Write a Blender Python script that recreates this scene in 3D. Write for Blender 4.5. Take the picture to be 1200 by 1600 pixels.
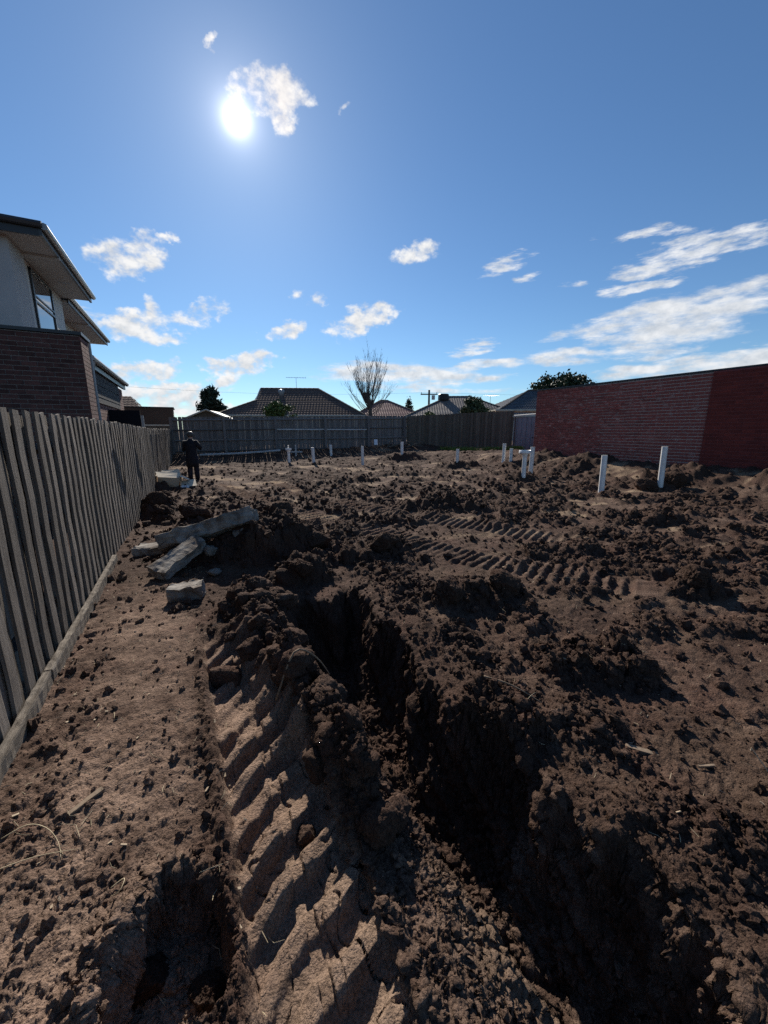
import bpy, bmesh, math, random
import numpy as np
from mathutils import Vector, Matrix, Euler
R = math.radians
random.seed(7)
scene = bpy.context.scene
for o in list(bpy.data.objects):
    bpy.data.objects.remove(o)
COL = scene.collection

# ------------------------------------------------------------------ camera
CAM_H = 1.70
cam = bpy.data.cameras.new('camera')
cam.sensor_fit = 'HORIZONTAL'; cam.sensor_width = 36.0; cam.lens = 18.0
cam.clip_start = 0.02; cam.clip_end = 6000
cam_o = bpy.data.objects.new('camera', cam); COL.objects.link(cam_o)
cam_o.location = (0, 0, CAM_H); cam_o.rotation_euler = (R(90 - 12.04), 0, 0)
scene.camera = cam_o

# ------------------------------------------------------------------ light, sky
SUN_EL, SUN_AZ = 0.565, -0.311            # radians; azimuth measured from +Y towards +X
SUN_DIR = Vector((math.sin(SUN_AZ)*math.cos(SUN_EL), math.cos(SUN_AZ)*math.cos(SUN_EL), math.sin(SUN_EL)))
sun = bpy.data.lights.new('sun', 'SUN'); sun.energy = 5.0; sun.angle = R(0.53); sun.color = (1.0, 0.93, 0.83)
sun_o = bpy.data.objects.new('sun', sun); COL.objects.link(sun_o)
sun_o.rotation_euler = (-SUN_DIR).to_track_quat('-Z', 'Y').to_euler()
sun_o.location = (0, 0, 40)

scene.view_settings.view_transform = 'Standard'
scene.view_settings.look = 'None'
scene.view_settings.gamma = 1.0
scene.view_settings.exposure = 0.45
scene.view_settings.use_curve_mapping = False
scene.cycles.use_denoising = False
scene.cycles.max_bounces = 4
scene.cycles.diffuse_bounces = 2
scene.cycles.transparent_max_bounces = 8

class NT:
    """small helper to write node trees as expressions"""
    def __init__(s, tree): s.t = tree
    def n(s, kind, **kw):
        nd = s.t.nodes.new(kind)
        for k, v in kw.items(): setattr(nd, k, v)
        return nd
    def put(s, sock, v):
        if hasattr(v, 'is_linked') or isinstance(v, bpy.types.NodeSocket): s.t.links.new(v, sock)
        else: sock.default_value = v
    def m(s, op, a, b=None, c=None, clamp=False):
        nd = s.n('ShaderNodeMath', operation=op); nd.use_clamp = clamp
        for i, v in enumerate((a, b, c)):
            if v is not None: s.put(nd.inputs[i], v)
        return nd.outputs[0]
    def vm(s, op, a, b=None, scale=None):
        nd = s.n('ShaderNodeVectorMath', operation=op)
        s.put(nd.inputs[0], a)
        if b is not None: s.put(nd.inputs[1], b)
        if scale is not None: s.put(nd.inputs['Scale'], scale)
        return nd.outputs['Value'] if op in ('DOT_PRODUCT', 'LENGTH', 'DISTANCE') else nd.outputs['Vector']
    def noise(s, vec, scale, detail=4, rough=.55, dist=0.0, lac=2.0):
        nd = s.n('ShaderNodeTexNoise'); s.put(nd.inputs['Vector'], vec)
        s.put(nd.inputs['Scale'], scale); nd.inputs['Detail'].default_value = detail
        nd.inputs['Roughness'].default_value = rough; nd.inputs['Distortion'].default_value = dist
        nd.inputs['Lacunarity'].default_value = lac
        return nd
    def mr(s, v, a, b, c=0.0, d=1.0, smooth=False):
        nd = s.n('ShaderNodeMapRange', interpolation_type='SMOOTHSTEP' if smooth else 'LINEAR')
        s.put(nd.inputs[0], v)
        for i, x in enumerate((a, b, c, d)): s.put(nd.inputs[i+1], x)
        return nd.outputs[0]
    def mix(s, f, a, b, blend='MIX'):
        nd = s.n('ShaderNodeMix', data_type='RGBA', blend_type=blend)
        s.put(nd.inputs[0], f)
        for sock, v in ((nd.inputs[6], a), (nd.inputs[7], b)):
            s.put(sock, v if isinstance(v, bpy.types.NodeSocket) else (*v[:3], 1.0))
        return nd.outputs[2]
    def comb(s, x, y, z):
        nd = s.n('ShaderNodeCombineXYZ')
        for i, v in enumerate((x, y, z)): s.put(nd.inputs[i], v)
        return nd.outputs[0]

world = bpy.data.worlds.new('World'); scene.world = world; world.use_nodes = True
wt = world.node_tree; wt.nodes.clear(); w = NT(wt)
SKY_STRENGTH = 0.076
# clouds: azimuth, elevation, half sizes, tilt (radians), weight, kind (0 cumulus, 1 wisp, 2 sheet)
CLOUDS = [
(-0.237,0.609,0.0611,0.0322,0.098,1.00,0),(-0.223,0.574,0.0188,0.0208,0.099,0.80,0),(-0.189,0.605,0.0351,0.0122,0.081,0.70,0),(-0.544,0.325,0.0635,0.0304,0.248,1.00,0),(-0.519,0.347,0.0347,0.0167,0.457,0.80,0),(-0.528,0.211,0.0776,0.0229,0.280,1.00,0),(-0.505,0.237,0.0231,0.0216,0.439,0.90,0),(-0.492,0.194,0.0446,0.0137,0.097,0.90,0),(-0.576,0.197,0.0336,0.0188,0.121,0.80,0),(-0.399,0.247,0.0447,0.0194,0.474,0.62,0),(-0.228,0.226,0.0481,0.0169,0.231,1.00,0),(-0.049,0.255,0.0759,0.0252,0.275,1.00,0),(-0.015,0.271,0.0366,0.0157,0.149,0.90,0),(0.082,0.385,0.0515,0.0222,0.168,0.80,0),(0.264,0.349,0.0516,0.0150,0.207,0.75,1),(0.327,0.322,0.0256,0.0087,0.128,0.70,1),(-0.529,0.122,0.0695,0.0215,0.140,1.10,0),(-0.327,0.145,0.0649,0.0228,0.275,1.10,0),(-0.396,0.139,0.0272,0.0136,0.055,0.80,0),(-0.378,0.108,0.0362,0.0126,0.041,0.80,0),(-0.496,0.074,0.1098,0.0269,0.036,1.30,0),(-0.449,0.057,0.0812,0.0223,0.025,1.20,0),(0.208,0.188,0.0575,0.0142,0.187,0.75,1),(0.032,0.137,0.1935,0.0219,0.015,1.20,2),(0.142,0.125,0.1359,0.0205,0.007,1.10,2),(0.247,0.155,0.0860,0.0099,0.022,0.90,2),(0.000,0.150,0.0944,0.0116,-0.007,0.90,2),(0.064,0.101,0.1100,0.0090,-0.012,0.70,2),(0.158,0.092,0.1363,0.0075,-0.021,0.70,2),(0.544,0.360,0.0665,0.0096,-0.081,0.85,1),(0.630,0.320,0.1011,0.0214,-0.014,1.05,1),(0.684,0.317,0.0542,0.0168,0.063,1.00,1),(0.542,0.301,0.0606,0.0123,-0.076,0.90,1),(0.528,0.276,0.0699,0.0095,0.051,0.85,1),(0.721,0.242,0.0605,0.0192,0.041,1.05,2),(0.633,0.228,0.1482,0.0277,0.059,1.10,2),(0.507,0.217,0.1140,0.0190,0.129,0.90,2),(0.589,0.184,0.1144,0.0315,0.025,1.15,2),(0.440,0.160,0.1080,0.0133,-0.011,0.90,2),(0.678,0.116,0.1322,0.0238,0.028,1.25,2),(0.575,0.119,0.0832,0.0152,-0.022,1.10,2),(0.731,0.151,0.0276,0.0090,0.042,0.70,1),(0.426,0.297,0.0240,0.0073,0.033,0.60,1),(-0.347,0.646,0.0144,0.0049,0.442,0.55,0),(-0.210,0.297,0.0161,0.0099,0.057,0.55,0),(-0.163,0.288,0.0195,0.0112,0.335,0.55,0),(-0.076,0.597,0.0188,0.0051,0.234,0.45,0),(-0.605,0.219,0.0306,0.0095,-0.050,0.70,1),(-0.456,0.371,0.0180,0.0067,0.434,0.50,0),
# the same kinds of cloud going on round the sky outside the frame
(0.98,0.30,0.10,0.022,0.06,1.0,1),(1.08,0.19,0.16,0.028,0.03,1.1,2),(1.35,0.34,0.07,0.03,0.1,0.9,0),(1.7,0.22,0.12,0.025,0.0,1.0,2),(2.2,0.30,0.08,0.03,0.1,1.0,0),(2.7,0.16,0.15,0.025,0.0,1.1,2),(-1.0,0.24,0.09,0.03,0.1,1.0,0),(-1.4,0.15,0.12,0.025,0.0,1.1,0),(-1.8,0.33,0.07,0.03,0.2,0.9,0),(-2.3,0.20,0.1,0.028,0.05,1.0,0),(-2.8,0.28,0.08,0.026,0.1,0.9,0)]
geo = w.n('ShaderNodeTexCoord').outputs['Generated']
sep = w.n('ShaderNodeSeparateXYZ'); w.put(sep.inputs[0], geo)
az = w.m('ARCTAN2', sep.outputs[0], sep.outputs[1]); el = w.m('ARCSINE', sep.outputs[2])
P = w.comb(az, el, 0.0)
wv = w.noise(w.vm('MULTIPLY', geo, (1, 1, 1.6)), 16.0, 5, .6)
warp = w.vm('MULTIPLY', w.vm('SUBTRACT', wv.outputs['Color'], (.5, .5, .5)), (.085, .05, 0))
Pw = w.vm('ADD', P, warp)
wv2 = w.noise(w.vm('MULTIPLY', geo, (1, 1, 3.0)), 7.0, 4, .55)
Pw2 = w.vm('ADD', P, w.vm('MULTIPLY', w.vm('SUBTRACT', wv2.outputs['Color'], (.5, .5, .5)), (.16, .03, 0)))
dens = {0: -1.0, 1: -1.0, 2: -1.0}
for (a0, e0, sa, sb, rot, wt_, k) in CLOUDS:
    mp = w.n('ShaderNodeMapping', vector_type='TEXTURE')
    w.put(mp.inputs['Vector'], Pw if k == 0 else Pw2)
    mp.inputs['Location'].default_value = (a0, e0, 0); mp.inputs['Rotation'].default_value = (0, 0, rot)
    g_ = 1.25 if k == 0 else 1.18
    mp.inputs['Scale'].default_value = (sa*g_, sb*g_, 1)
    d2 = w.vm('DOT_PRODUCT', mp.outputs[0], mp.outputs[0])
    v = w.m('MULTIPLY', w.m('SUBTRACT', 1.0, d2), wt_)
    dens[k] = w.m('MAXIMUM', dens[k], v) if not isinstance(dens[k], float) else w.m('MAXIMUM', v, -1.0)
n_c = w.noise(w.vm('MULTIPLY', geo, (1, 1, 1.5)), 26.0, 6, .57)
n_w = w.noise(w.vm('MULTIPLY', geo, (1, 1, 4.5)), 19.0, 6, .62)
n_s = w.noise(w.vm('MULTIPLY', geo, (1, 1, 4.0)), 12.0, 6, .62)
def alpha(d, nz, amp, lo, hi):
    return w.mr(w.m('ADD', w.m('MINIMUM', d, 0.75), w.m('MULTIPLY', w.m('SUBTRACT', nz, .5), amp)), lo, hi, 0, 1, True)
a_c = alpha(dens[0], n_c.outputs[0], 3.2, 0.0, 1.0)
a_w = w.m('MULTIPLY', alpha(dens[1], n_w.outputs[0], 3.8, 0.0, 1.2), .85)
a_s = w.m('MULTIPLY', alpha(dens[2], n_s.outputs[0], 3.4, -0.15, 1.05), .92)
a_all = w.m('MAXIMUM', w.m('MAXIMUM', a_c, a_w), a_s)
n_up = w.noise(w.vm('ADD', w.vm('MULTIPLY', geo, (1, 1, 1.5)), (0, 0, .022)), 26.0, 4, .6)
n_lo = w.noise(w.vm('MULTIPLY', geo, (1, 1, 1.5)), 26.0, 4, .6)
relief = w.mr(w.m('SUBTRACT', n_lo.outputs[0], n_up.outputs[0]), -.22, .18)
thick = w.mr(w.m('MAXIMUM', dens[2], dens[0]), .1, 1.1)
shade = w.m('MULTIPLY', relief, w.mr(thick, 0, 1, 1.0, .8))
sky = w.n('ShaderNodeTexSky', sky_type='NISHITA')
sky.sun_disc = False; sky.sun_elevation = SUN_EL; sky.sun_rotation = SUN_AZ
sky.altitude = 200; sky.air_density = 1.0; sky.dust_density = 0.12; sky.ozone_density = 2.2
cosang = w.vm('DOT_PRODUCT', geo, tuple(SUN_DIR))
ang = w.m('ARCCOSINE', w.m('MINIMUM', cosang, 0.999999))
core = w.m('MULTIPLY', w.m('EXPONENT', w.m('MULTIPLY', ang, -1/R(.5))), 60.0)
halo = w.m('MULTIPLY', w.m('EXPONENT', w.m('MULTIPLY', ang, -1/R(2.0))), 5.0)
halo2 = w.m('MULTIPLY', w.m('EXPONENT', w.m('MULTIPLY', ang, -1/R(7))), 1.0)
glow = w.m('ADD', w.m('ADD', core, halo), halo2)
near_sun = w.m('EXPONENT', w.m('MULTIPLY', ang, -1/R(7)))
CB = 9.4   # cloud radiance before the sky strength
c_lit = w.mix(near_sun, (CB, CB, CB), (CB*1.12, CB*1.06, CB*1.0))
c_drk = w.mix(near_sun, (CB*.62, CB*.66, CB*.71), (CB*.92, CB*.82, CB*.78))
ccol = w.mix(shade, c_drk, c_lit)
skyc = w.mix(a_all, w.mix(1.0, sky.outputs[0], (.65, .86, 1.03), 'MULTIPLY'), ccol)
fin = w.vm('ADD', skyc, w.vm('SCALE', (1.0, .97, .93), scale=glow))
bg = w.n('ShaderNodeBackground'); w.put(bg.inputs[0], fin); bg.inputs[1].default_value = SKY_STRENGTH
wo = w.n('ShaderNodeOutputWorld'); wt.links.new(bg.outputs[0], wo.inputs[0])
world.cycles.sampling_method = 'MANUAL'; world.cycles.sample_map_resolution = 512

# ------------------------------------------------------------------ helpers
UX, UY = -0.451, 0.8925     # the site's long axis (along the fences)
SITE = math.atan2(0.451, 0.8925)
def W(s, t, z=0.0):         # site coordinates -> world
    return Vector((s*UX + t*UY, s*UY - t*UX, z))

def tag(o, label=None, cat=None, group=None, kind=None):
    if label: o['label'] = label
    if cat: o['category'] = cat
    if group: o['group'] = group
    if kind: o['kind'] = kind
    return o
def empty(name, loc, rz=0.0):
    o = bpy.data.objects.new(name, None); COL.objects.link(o)
    o.location = loc; o.rotation_euler = (0, 0, rz); o.empty_display_size = .2
    return o
def link(name, me, parent=None, loc=(0, 0, 0), rot=(0, 0, 0), scale=(1, 1, 1)):
    o = bpy.data.objects.new(name, me); COL.objects.link(o)
    o.location = loc; o.rotation_euler = rot; o.scale = scale
    if parent: o.parent = parent
    return o
class MB:
    def __init__(s): s.v = []; s.f = []
    def add(s, vs, fs):
        k = len(s.v); s.v += [tuple(p) for p in vs]; s.f += [tuple(i+k for i in f) for f in fs]; return s
    def box(s, lo, hi, M=None):
        (x0, y0, z0), (x1, y1, z1) = lo, hi
        vs = [Vector(p) for p in ((x0,y0,z0),(x1,y0,z0),(x1,y1,z0),(x0,y1,z0),(x0,y0,z1),(x1,y0,z1),(x1,y1,z1),(x0,y1,z1))]
        if M is not None: vs = [M @ p for p in vs]
        return s.add(vs, ((3,2,1,0),(4,5,6,7),(0,1,5,4),(1,2,6,5),(2,3,7,6),(3,0,4,7)))
    def quad(s, *p): return s.add(p, (tuple(range(len(p))),))
    def tube(s, pts, rad, n=8, caps=True):
        pts = [Vector(p) for p in pts]
        if not hasattr(rad, '__len__'): rad = [rad]*len(pts)
        base = len(s.v); up = Vector((0, 0, 1))
        for i, p in enumerate(pts):
            d = (pts[min(i+1, len(pts)-1)] - pts[max(i-1, 0)]).normalized()
            a = d.cross(up if abs(d.z) < .95 else Vector((1, 0, 0))).normalized(); b = d.cross(a)
            for k in range(n):
                th = 2*math.pi*k/n; s.v.append(tuple(p + (a*math.cos(th) + b*math.sin(th))*rad[i]))
        for i in range(len(pts)-1):
            for k in range(n):
                s.f.append((base+i*n+k, base+i*n+(k+1) % n, base+(i+1)*n+(k+1) % n, base+(i+1)*n+k))
        if caps:
            s.f.append(tuple(base+k for k in range(n))[::-1]); s.f.append(tuple(base+(len(pts)-1)*n+k for k in range(n)))
        return s
    def loft(s, rings, n=14, caps=True):     # rings: centre, rx, ry (horizontal ellipses)
        base = len(s.v)
        for (c, rx, ry) in rings:
            for k in range(n):
                th = 2*math.pi*k/n; s.v.append((c[0]+rx*math.cos(th), c[1]+ry*math.sin(th), c[2]))
        for i in range(len(rings)-1):
            for k in range(n):
                s.f.append((base+i*n+k, base+i*n+(k+1) % n, base+(i+1)*n+(k+1) % n, base+(i+1)*n+k))
        if caps:
            s.f.append(tuple(base+k for k in range(n))[::-1]); s.f.append(tuple(base+(len(rings)-1)*n+k for k in range(n)))
        return s
    def mesh(s, name, mat, smooth=False):
        me = bpy.data.meshes.new(name); me.from_pydata(s.v, [], s.f); me.update()
        if mat: me.materials.append(mat)
        if smooth:
            me.polygons.foreach_set('use_smooth', [True]*len(me.polygons))
        return me
    def build(s, name, mat, parent=None, smooth=False, **kw):
        return link(name, s.mesh(name, mat, smooth), parent, **kw)

def np_mesh(name, V, F, mat, smooth=True):
    me = bpy.data.meshes.new(name)
    V = np.asarray(V, np.float32); F = np.asarray(F, np.int32); k = F.shape[1]
    me.vertices.add(len(V)); me.vertices.foreach_set('co', V.ravel())
    me.loops.add(F.size); me.loops.foreach_set('vertex_index', F.ravel())
    me.polygons.add(len(F)); me.polygons.foreach_set('loop_start', np.arange(0, F.size, k, dtype=np.int32))
    me.update(calc_edges=True); me.validate()
    if mat: me.materials.append(mat)
    me.polygons.foreach_set('use_smooth', np.full(len(F), smooth))
    return me

def mat(name, col, rough=.8, var=.25, scale=6.0, col2=None, stretch=(1, 1, 1), bump=0.0, bscale=40.0, spec=.3, metal=0.0, island=0.0, obj_rand=0.0, detail=6):
    m = bpy.data.materials.new(name); m.use_nodes = True; t = m.node_tree; n = NT(t)
    b = t.nodes['Principled BSDF']
    co = n.vm('MULTIPLY', n.n('ShaderNodeTexCoord').outputs['Object'], stretch)
    if obj_rand or island:
        oi = n.n('ShaderNodeObjectInfo').outputs['Random']
        co = n.vm('ADD', co, n.comb(n.m('MULTIPLY', oi, 37.0), n.m('MULTIPLY', oi, 91.0), n.m('MULTIPLY', oi, 53.0)))
    nz = n.noise(co, scale, detail, .6)
    c2 = col2 or tuple(c*(1-var) for c in col)
    f = n.mr(nz.outputs[0], .3, .7)
    c = n.mix(f, col, c2)
    if obj_rand:
        c = n.mix(1.0, c, n.comb(*[n.mr(oi, 0, 1, 1-obj_rand, 1+obj_rand)]*3), 'MULTIPLY')
    if island:
        ri = n.n('ShaderNodeNewGeometry').outputs['Random Per Island']
        c = n.mix(1.0, c, n.comb(*[n.mr(ri, 0, 1, 1-island, 1+island)]*3), 'MULTIPLY')
    t.links.new(c, b.inputs['Base Color'])
    b.inputs['Roughness'].default_value = rough; b.inputs['Specular IOR Level'].default_value = spec
    b.inputs['Metallic'].default_value = metal
    if bump:
        bn = n.noise(co, bscale, 5, .65)
        bp = n.n('ShaderNodeBump'); bp.inputs['Strength'].default_value = bump; bp.inputs['Distance'].default_value = .01
        t.links.new(bn.outputs[0], bp.inputs['Height']); t.links.new(bp.outputs[0], b.inputs['Normal'])
    return m

# ------------------------------------------------------------------ soil material
def soil_material():
    m = bpy.data.materials.new('churned_soil'); m.use_nodes = True; t = m.node_tree; n = NT(t)
    b = t.nodes['Principled BSDF']
    pos = n.n('ShaderNodeNewGeometry').outputs['Position']
    at = n.n('ShaderNodeAttribute'); at.attribute_name = 'dry'
    ac = n.n('ShaderNodeAttribute'); ac.attribute_name = 'clay'  # clay patches; also carries the sunlight painted on the trench's left slope
    big = n.noise(pos, 1.7, 5, .6).outputs[0]; mid = n.noise(pos, 11.0, 6, .65).outputs[0]; fine = n.noise(pos, 85.0, 5, .7).outputs[0]
    dry = n.m('ADD', at.outputs['Fac'], n.m('ADD', n.m('MULTIPLY', n.m('SUBTRACT', big, .5), .55), n.m('MULTIPLY', n.m('SUBTRACT', mid, .5), .8)))
    dry = n.mr(dry, .1, .95, 0, 1, True)
    c = n.mix(dry, (.058, .0345, .0248), (.30, .206, .152))
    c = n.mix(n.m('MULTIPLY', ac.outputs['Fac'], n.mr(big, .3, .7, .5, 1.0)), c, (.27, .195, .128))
    red = n.mr(n.noise(pos, 2.6, 3, .5).outputs[0], .5, .72, 0, .4)
    c = n.mix(red, c, (.115, .062, .045))
    c = n.mix(1.0, c, n.comb(*[n.mr(fine, .27, .73, .4, 1.7)]*3), 'MULTIPLY')
    t.links.new(c, b.inputs['Base Color'])
    b.inputs['Roughness'].default_value = .95; b.inputs['Specular IOR Level'].default_value = .12
    b1 = n.n('ShaderNodeBump'); b1.inputs['Strength'].default_value = 1.0; b1.inputs['Distance'].default_value = .009
    vo = n.n('ShaderNodeTexVoronoi', feature='F1'); n.put(vo.inputs['Vector'], n.vm('ADD', pos, n.vm('SCALE', n.noise(pos, 60.0, 2, .5).outputs['Color'], scale=.02))); vo.inputs['Scale'].default_value = 95.0
    hgt = n.m('ADD', n.noise(pos, 150.0, 5, .7).outputs[0], n.m('MULTIPLY', vo.outputs['Distance'], -.7))
    t.links.new(hgt, b1.inputs['Height'])
    b2 = n.n('ShaderNodeBump'); b2.inputs['Strength'].default_value = .7; b2.inputs['Distance'].default_value = .02
    t.links.new(n.noise(pos, 28.0, 5, .65).outputs[0], b2.inputs['Height']); t.links.new(b1.outputs[0], b2.inputs['Normal'])
    t.links.new(b2.outputs[0], b.inputs['Normal'])
    return m
M_SOIL = soil_material()

# ------------------------------------------------------------------ terrain functions (numpy)
def hash2(ix, iy, seed):
    h = (ix.astype(np.int64)*374761393 + iy.astype(np.int64)*668265263 + seed*1442695041) & 0xffffffff
    h = ((h ^ (h >> 13))*1274126177) & 0xffffffff
    h = ((h ^ (h >> 16))*2246822519) & 0xffffffff
    return h ^ (h >> 15)
def noise2(x, y, seed=0):
    x0 = np.floor(x); y0 = np.floor(y); fx = x-x0; fy = y-y0
    ix = x0.astype(np.int64); iy = y0.astype(np.int64)
    ux = fx*fx*fx*(fx*(fx*6-15)+10); uy = fy*fy*fy*(fy*(fy*6-15)+10)
    def gr(dx, dy):
        a = hash2(ix+dx, iy+dy, seed).astype(np.float64)*(2*math.pi/4294967296.0)
        return np.cos(a)*(fx-dx) + np.sin(a)*(fy-dy)
    n00, n10, n01, n11 = gr(0, 0), gr(1, 0), gr(0, 1), gr(1, 1)
    return ((n00*(1-ux)+n10*ux)*(1-uy) + (n01*(1-ux)+n11*ux)*uy)*1.5
def fbm(x, y, f, octv, seed=0, gain=.5):
    o = np.zeros_like(x); a = 1.0
    for k in range(octv):
        o += a*noise2(x*f+17.3*k, y*f-9.1*k, seed+k); a *= gain; f *= 2.03
    return o
def domes(x, y, cell, seed, fill):
    """rounded crumbs, one per cell; height in units of cell"""
    gx = x/cell; gy = y/cell; ix = np.floor(gx).astype(np.int64); iy = np.floor(gy).astype(np.int64)
    out = np.zeros_like(x)
    for dx in (-1, 0, 1):
        for dy in (-1, 0, 1):
            jx = ix+dx; jy = iy+dy
            h = hash2(jx, jy, seed)
            a = (h & 1023)/1023.0; b = ((h >> 10) & 1023)/1023.0; c = ((h >> 20) & 1023)/1023.0
            rad = .28 + .42*c
            d2 = ((gx-(jx+a))**2 + (gy-(jy+b))**2)/(rad*rad)
            on = ((a*7.31+b*3.77+c*5.13) % 1.0) < fill
            out = np.maximum(out, np.where(on & (d2 < 1), np.sqrt(np.maximum(0, 1-d2))*rad, 0))
    return out
def sm(a, b, x):
    q = np.clip((x-a)/(b-a), 0, 1); return q*q*(3-2*q)
FA, FB = (-10.9, 20.0), (1.35, 23.7)          # back fence line
FL = math.hypot(FB[0]-FA[0], FB[1]-FA[1])
def base_height(x, y):
    s = x*UX + y*UY; t = x*UY - y*UX
    z = .035*np.maximum(0, np.clip(t, 0, 11)-1.3) + .03*np.clip(s-14, 0, 8)
    z = z + .42*sm(9.9, 11.7, t)*(1-.75*sm(12, 18, s))
    d = ((x-FA[0])*(FB[1]-FA[1]) - (y-FA[1])*(FB[0]-FA[0]))/FL
    z = z + .22*(1-sm(.3, 2.0, d))
    return z
def terrain(x, y, sp, detail=True):
    s = x*UX + y*UY; t = x*UY - y*UX
    r = np.hypot(x, y)
    lod = lambda c: np.clip((c/sp-1.2)/2.0, 0, 1)
    z = base_height(x, y)
    n1 = noise2(s*2.3, t*2.3, 3); n2 = noise2(s*6.1, t*6.1, 5); n3 = noise2(s*1.1, t*1.1, 8)
    wx = x + .035*noise2(x*9, y*9, 11) + .012*noise2(x*31, y*31, 12)
    wy = y + .035*noise2(x*9+40, y*9, 13) + .012*noise2(x*31+9, y*31, 14)
    # --- zones
    churn = np.maximum(sm(1.35, 1.9, t), sm(4.3, 5.2, s)*sm(-.8, -.3, t))
    path = (1-sm(-.30, .06, t+.10*n1+.05*n2))*(1-sm(3.6, 6.0, s+.4*n1))
    # --- broad undulation
    z += .03*fbm(x, y, .5, 3, 21)*sm(1.2, 3, r)
    # --- loose piles over scraped flats in the churned field
    pn = fbm(x*.85+y*.25, y*1.25, .62, 4, 31) + .15 + .14*sm(4, 9, r)
    pn2 = fbm(x, y, 1.9, 3, 37)
    pile = sm(-.12, .5, pn + .45*pn2)*churn
    z += pile*(.02 + .05*np.clip(pn2+.3, 0, 1.2))
    # --- tyre track
    tc = .205 + .03*np.sin(s*1.3); q = (t-tc)/.225
    on = (1-sm(.85, 1.1, np.abs(q)))*(1-sm(2.9, 3.4, s))
    lug_ph = (s*1.0 + .42*np.abs(q)**1.3*.225*2.2*np.where(q < 0, 1.0, -.35) + .010*n2 + .045*n1)/.20
    lugw = lug_ph - np.floor(lug_ph)
    lug = sm(.0, .22, lugw)*(1-sm(.46, .74, lugw))
    lug *= np.where(np.abs(q) < .12, .55, 1.0)*(.35+.85*np.clip(n1+.45, 0, 1))*(1-.45*sm(.1, .6, noise2(s*3.3, t*4.1, 44)))
    z += on*(-.08 + .070*lug + .008*n2)
    z += .03*np.exp(-((np.abs(q)-1.12)/.14)**2)*(1-sm(3.0, 3.4, s))
    # --- hole in front on the left
    hs, ht = (s-1.12)/.27, (t+.215)/.20
    hr = np.hypot(hs, ht) + .22*n2 + .12*n1
    hole = 1-sm(.7, 1.0, hr)
    z += -.19*hole + .02*np.exp(-((hr-1.1)/.18)**2)
    z += .10*np.exp(-(((s-.86)/.13)**2+((t+.13)/.12)**2))
    # --- trench
    tl = .76 + .05*noise2(s*2.1, s*0+3.3, 51) + .03*noise2(s*7, s*0+1.3, 52) + .10*sm(1.6, .8, s)
    tr = 1.43 + .10*noise2(s*.8, s*0+1.1, 59) + .10*noise2(s*1.7, s*0+7.3, 53) + .05*noise2(s*5.5, s*0+2.3, 54) + .022*noise2(s*17, t*0+5, 55) - .05*sm(1.2, .4, s)
    end = 1-sm(3.25, 3.6, s + .25*noise2(t*4, t*0, 57))
    slope_l = sm(tl-.26, tl+.16, t)*.55 + sm(tl, tl+.14, t)*.45
    tren = slope_l*(1-.6*sm(tr-.26, tr+.03, t)-.4*sm(tr-.11, tr+.02, t))*end
    z += -tren*(.62 + .05*n1)
    z += .045*np.exp(-((t-tr-.16)/.2)**2)*end*(1+n1)
    # --- spoil ridge between track and trench, widening at its far end
    sp_c = np.interp(s, (1.0, 1.6, 2.2, 3.0, 3.8), (.64, .57, .49, .43, .40)) + .03*n1; sp_w = np.interp(s, (1.0, 1.6, 2.2, 3.0, 3.8), (.11, .14, .18, .23, .25))
    spoil = np.exp(-((t-sp_c)/sp_w)**2)*sm(1.0, 1.5, s)*(1-sm(3.7, 4.1, s))
    z += spoil*(.17+.09*n2+.06*n1)
    # --- heap under the broken concrete, small heaps
    hn = .16*noise2(x*2.6, y*2.6, 61) + .08*noise2(x*7, y*7, 62)
    def heap(cx, cy, rx, ry, h, p=1.0, ang=0.0):
        ca, sa = math.cos(ang), math.sin(ang)
        dx, dy = x-cx, y-cy; X = (dx*ca+dy*sa)/rx; Y = (-dx*sa+dy*ca)/ry
        d = np.hypot(X, Y) + hn
        return h*(1-sm(.25, 1.05, d)), (1-sm(.6, 1.1, d))
    heaps = np.zeros_like(z); hm = np.zeros_like(z)
    for a in ((-1.72, 5.35, 1.0, .85, .46), (-2.55, 5.1, .6, .5, .16), (-.95, 4.25, .42, .3, .20), (-4.75, 7.95, .40, .45, .13), (-4.25, 7.3, .3, .3, .09),
              (-.55, 4.9, .5, .3, .1), (.75, 3.55, .42, .26, .11), (1.2, 3.5, .3, .22, .1), (.95, 7.7, 1.0, .35, .13), (1.75, 7.5, .5, .3, .12), (.05, 5.1, .4, .25, .1),
              (3.1, 3.6, .4, .25, .1), (6.55, 9.25, .55, .4, .28), (4.0, 10.9, .9, .5, .16), (.9, 18.3, 1.3, .7, .28), (2.85, 15.0, 1.0, .5, .16),
              (7.3, 9.5, .9, .5, .18), (9.0, 8.0, 1.2, .7, .22), (6.0, 12.2, 1.6, .6, .14), (5.5, 14, 1.6, .6, .14), (.65, 1.95, .3, .28, .08), (1.5, 2.5, .5, .3, .07), (-6.55, 10.9, .5, .4, .12),
              (4.5, 6.2, .8, .3, .05), (-1.0, 12.0, 1.2, .4, .06)):
        hh, mm = heap(*a); heaps = np.maximum(heaps, hh); hm = np.maximum(hm, mm)
    z += heaps
    pile = np.maximum(pile, hm)
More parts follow.
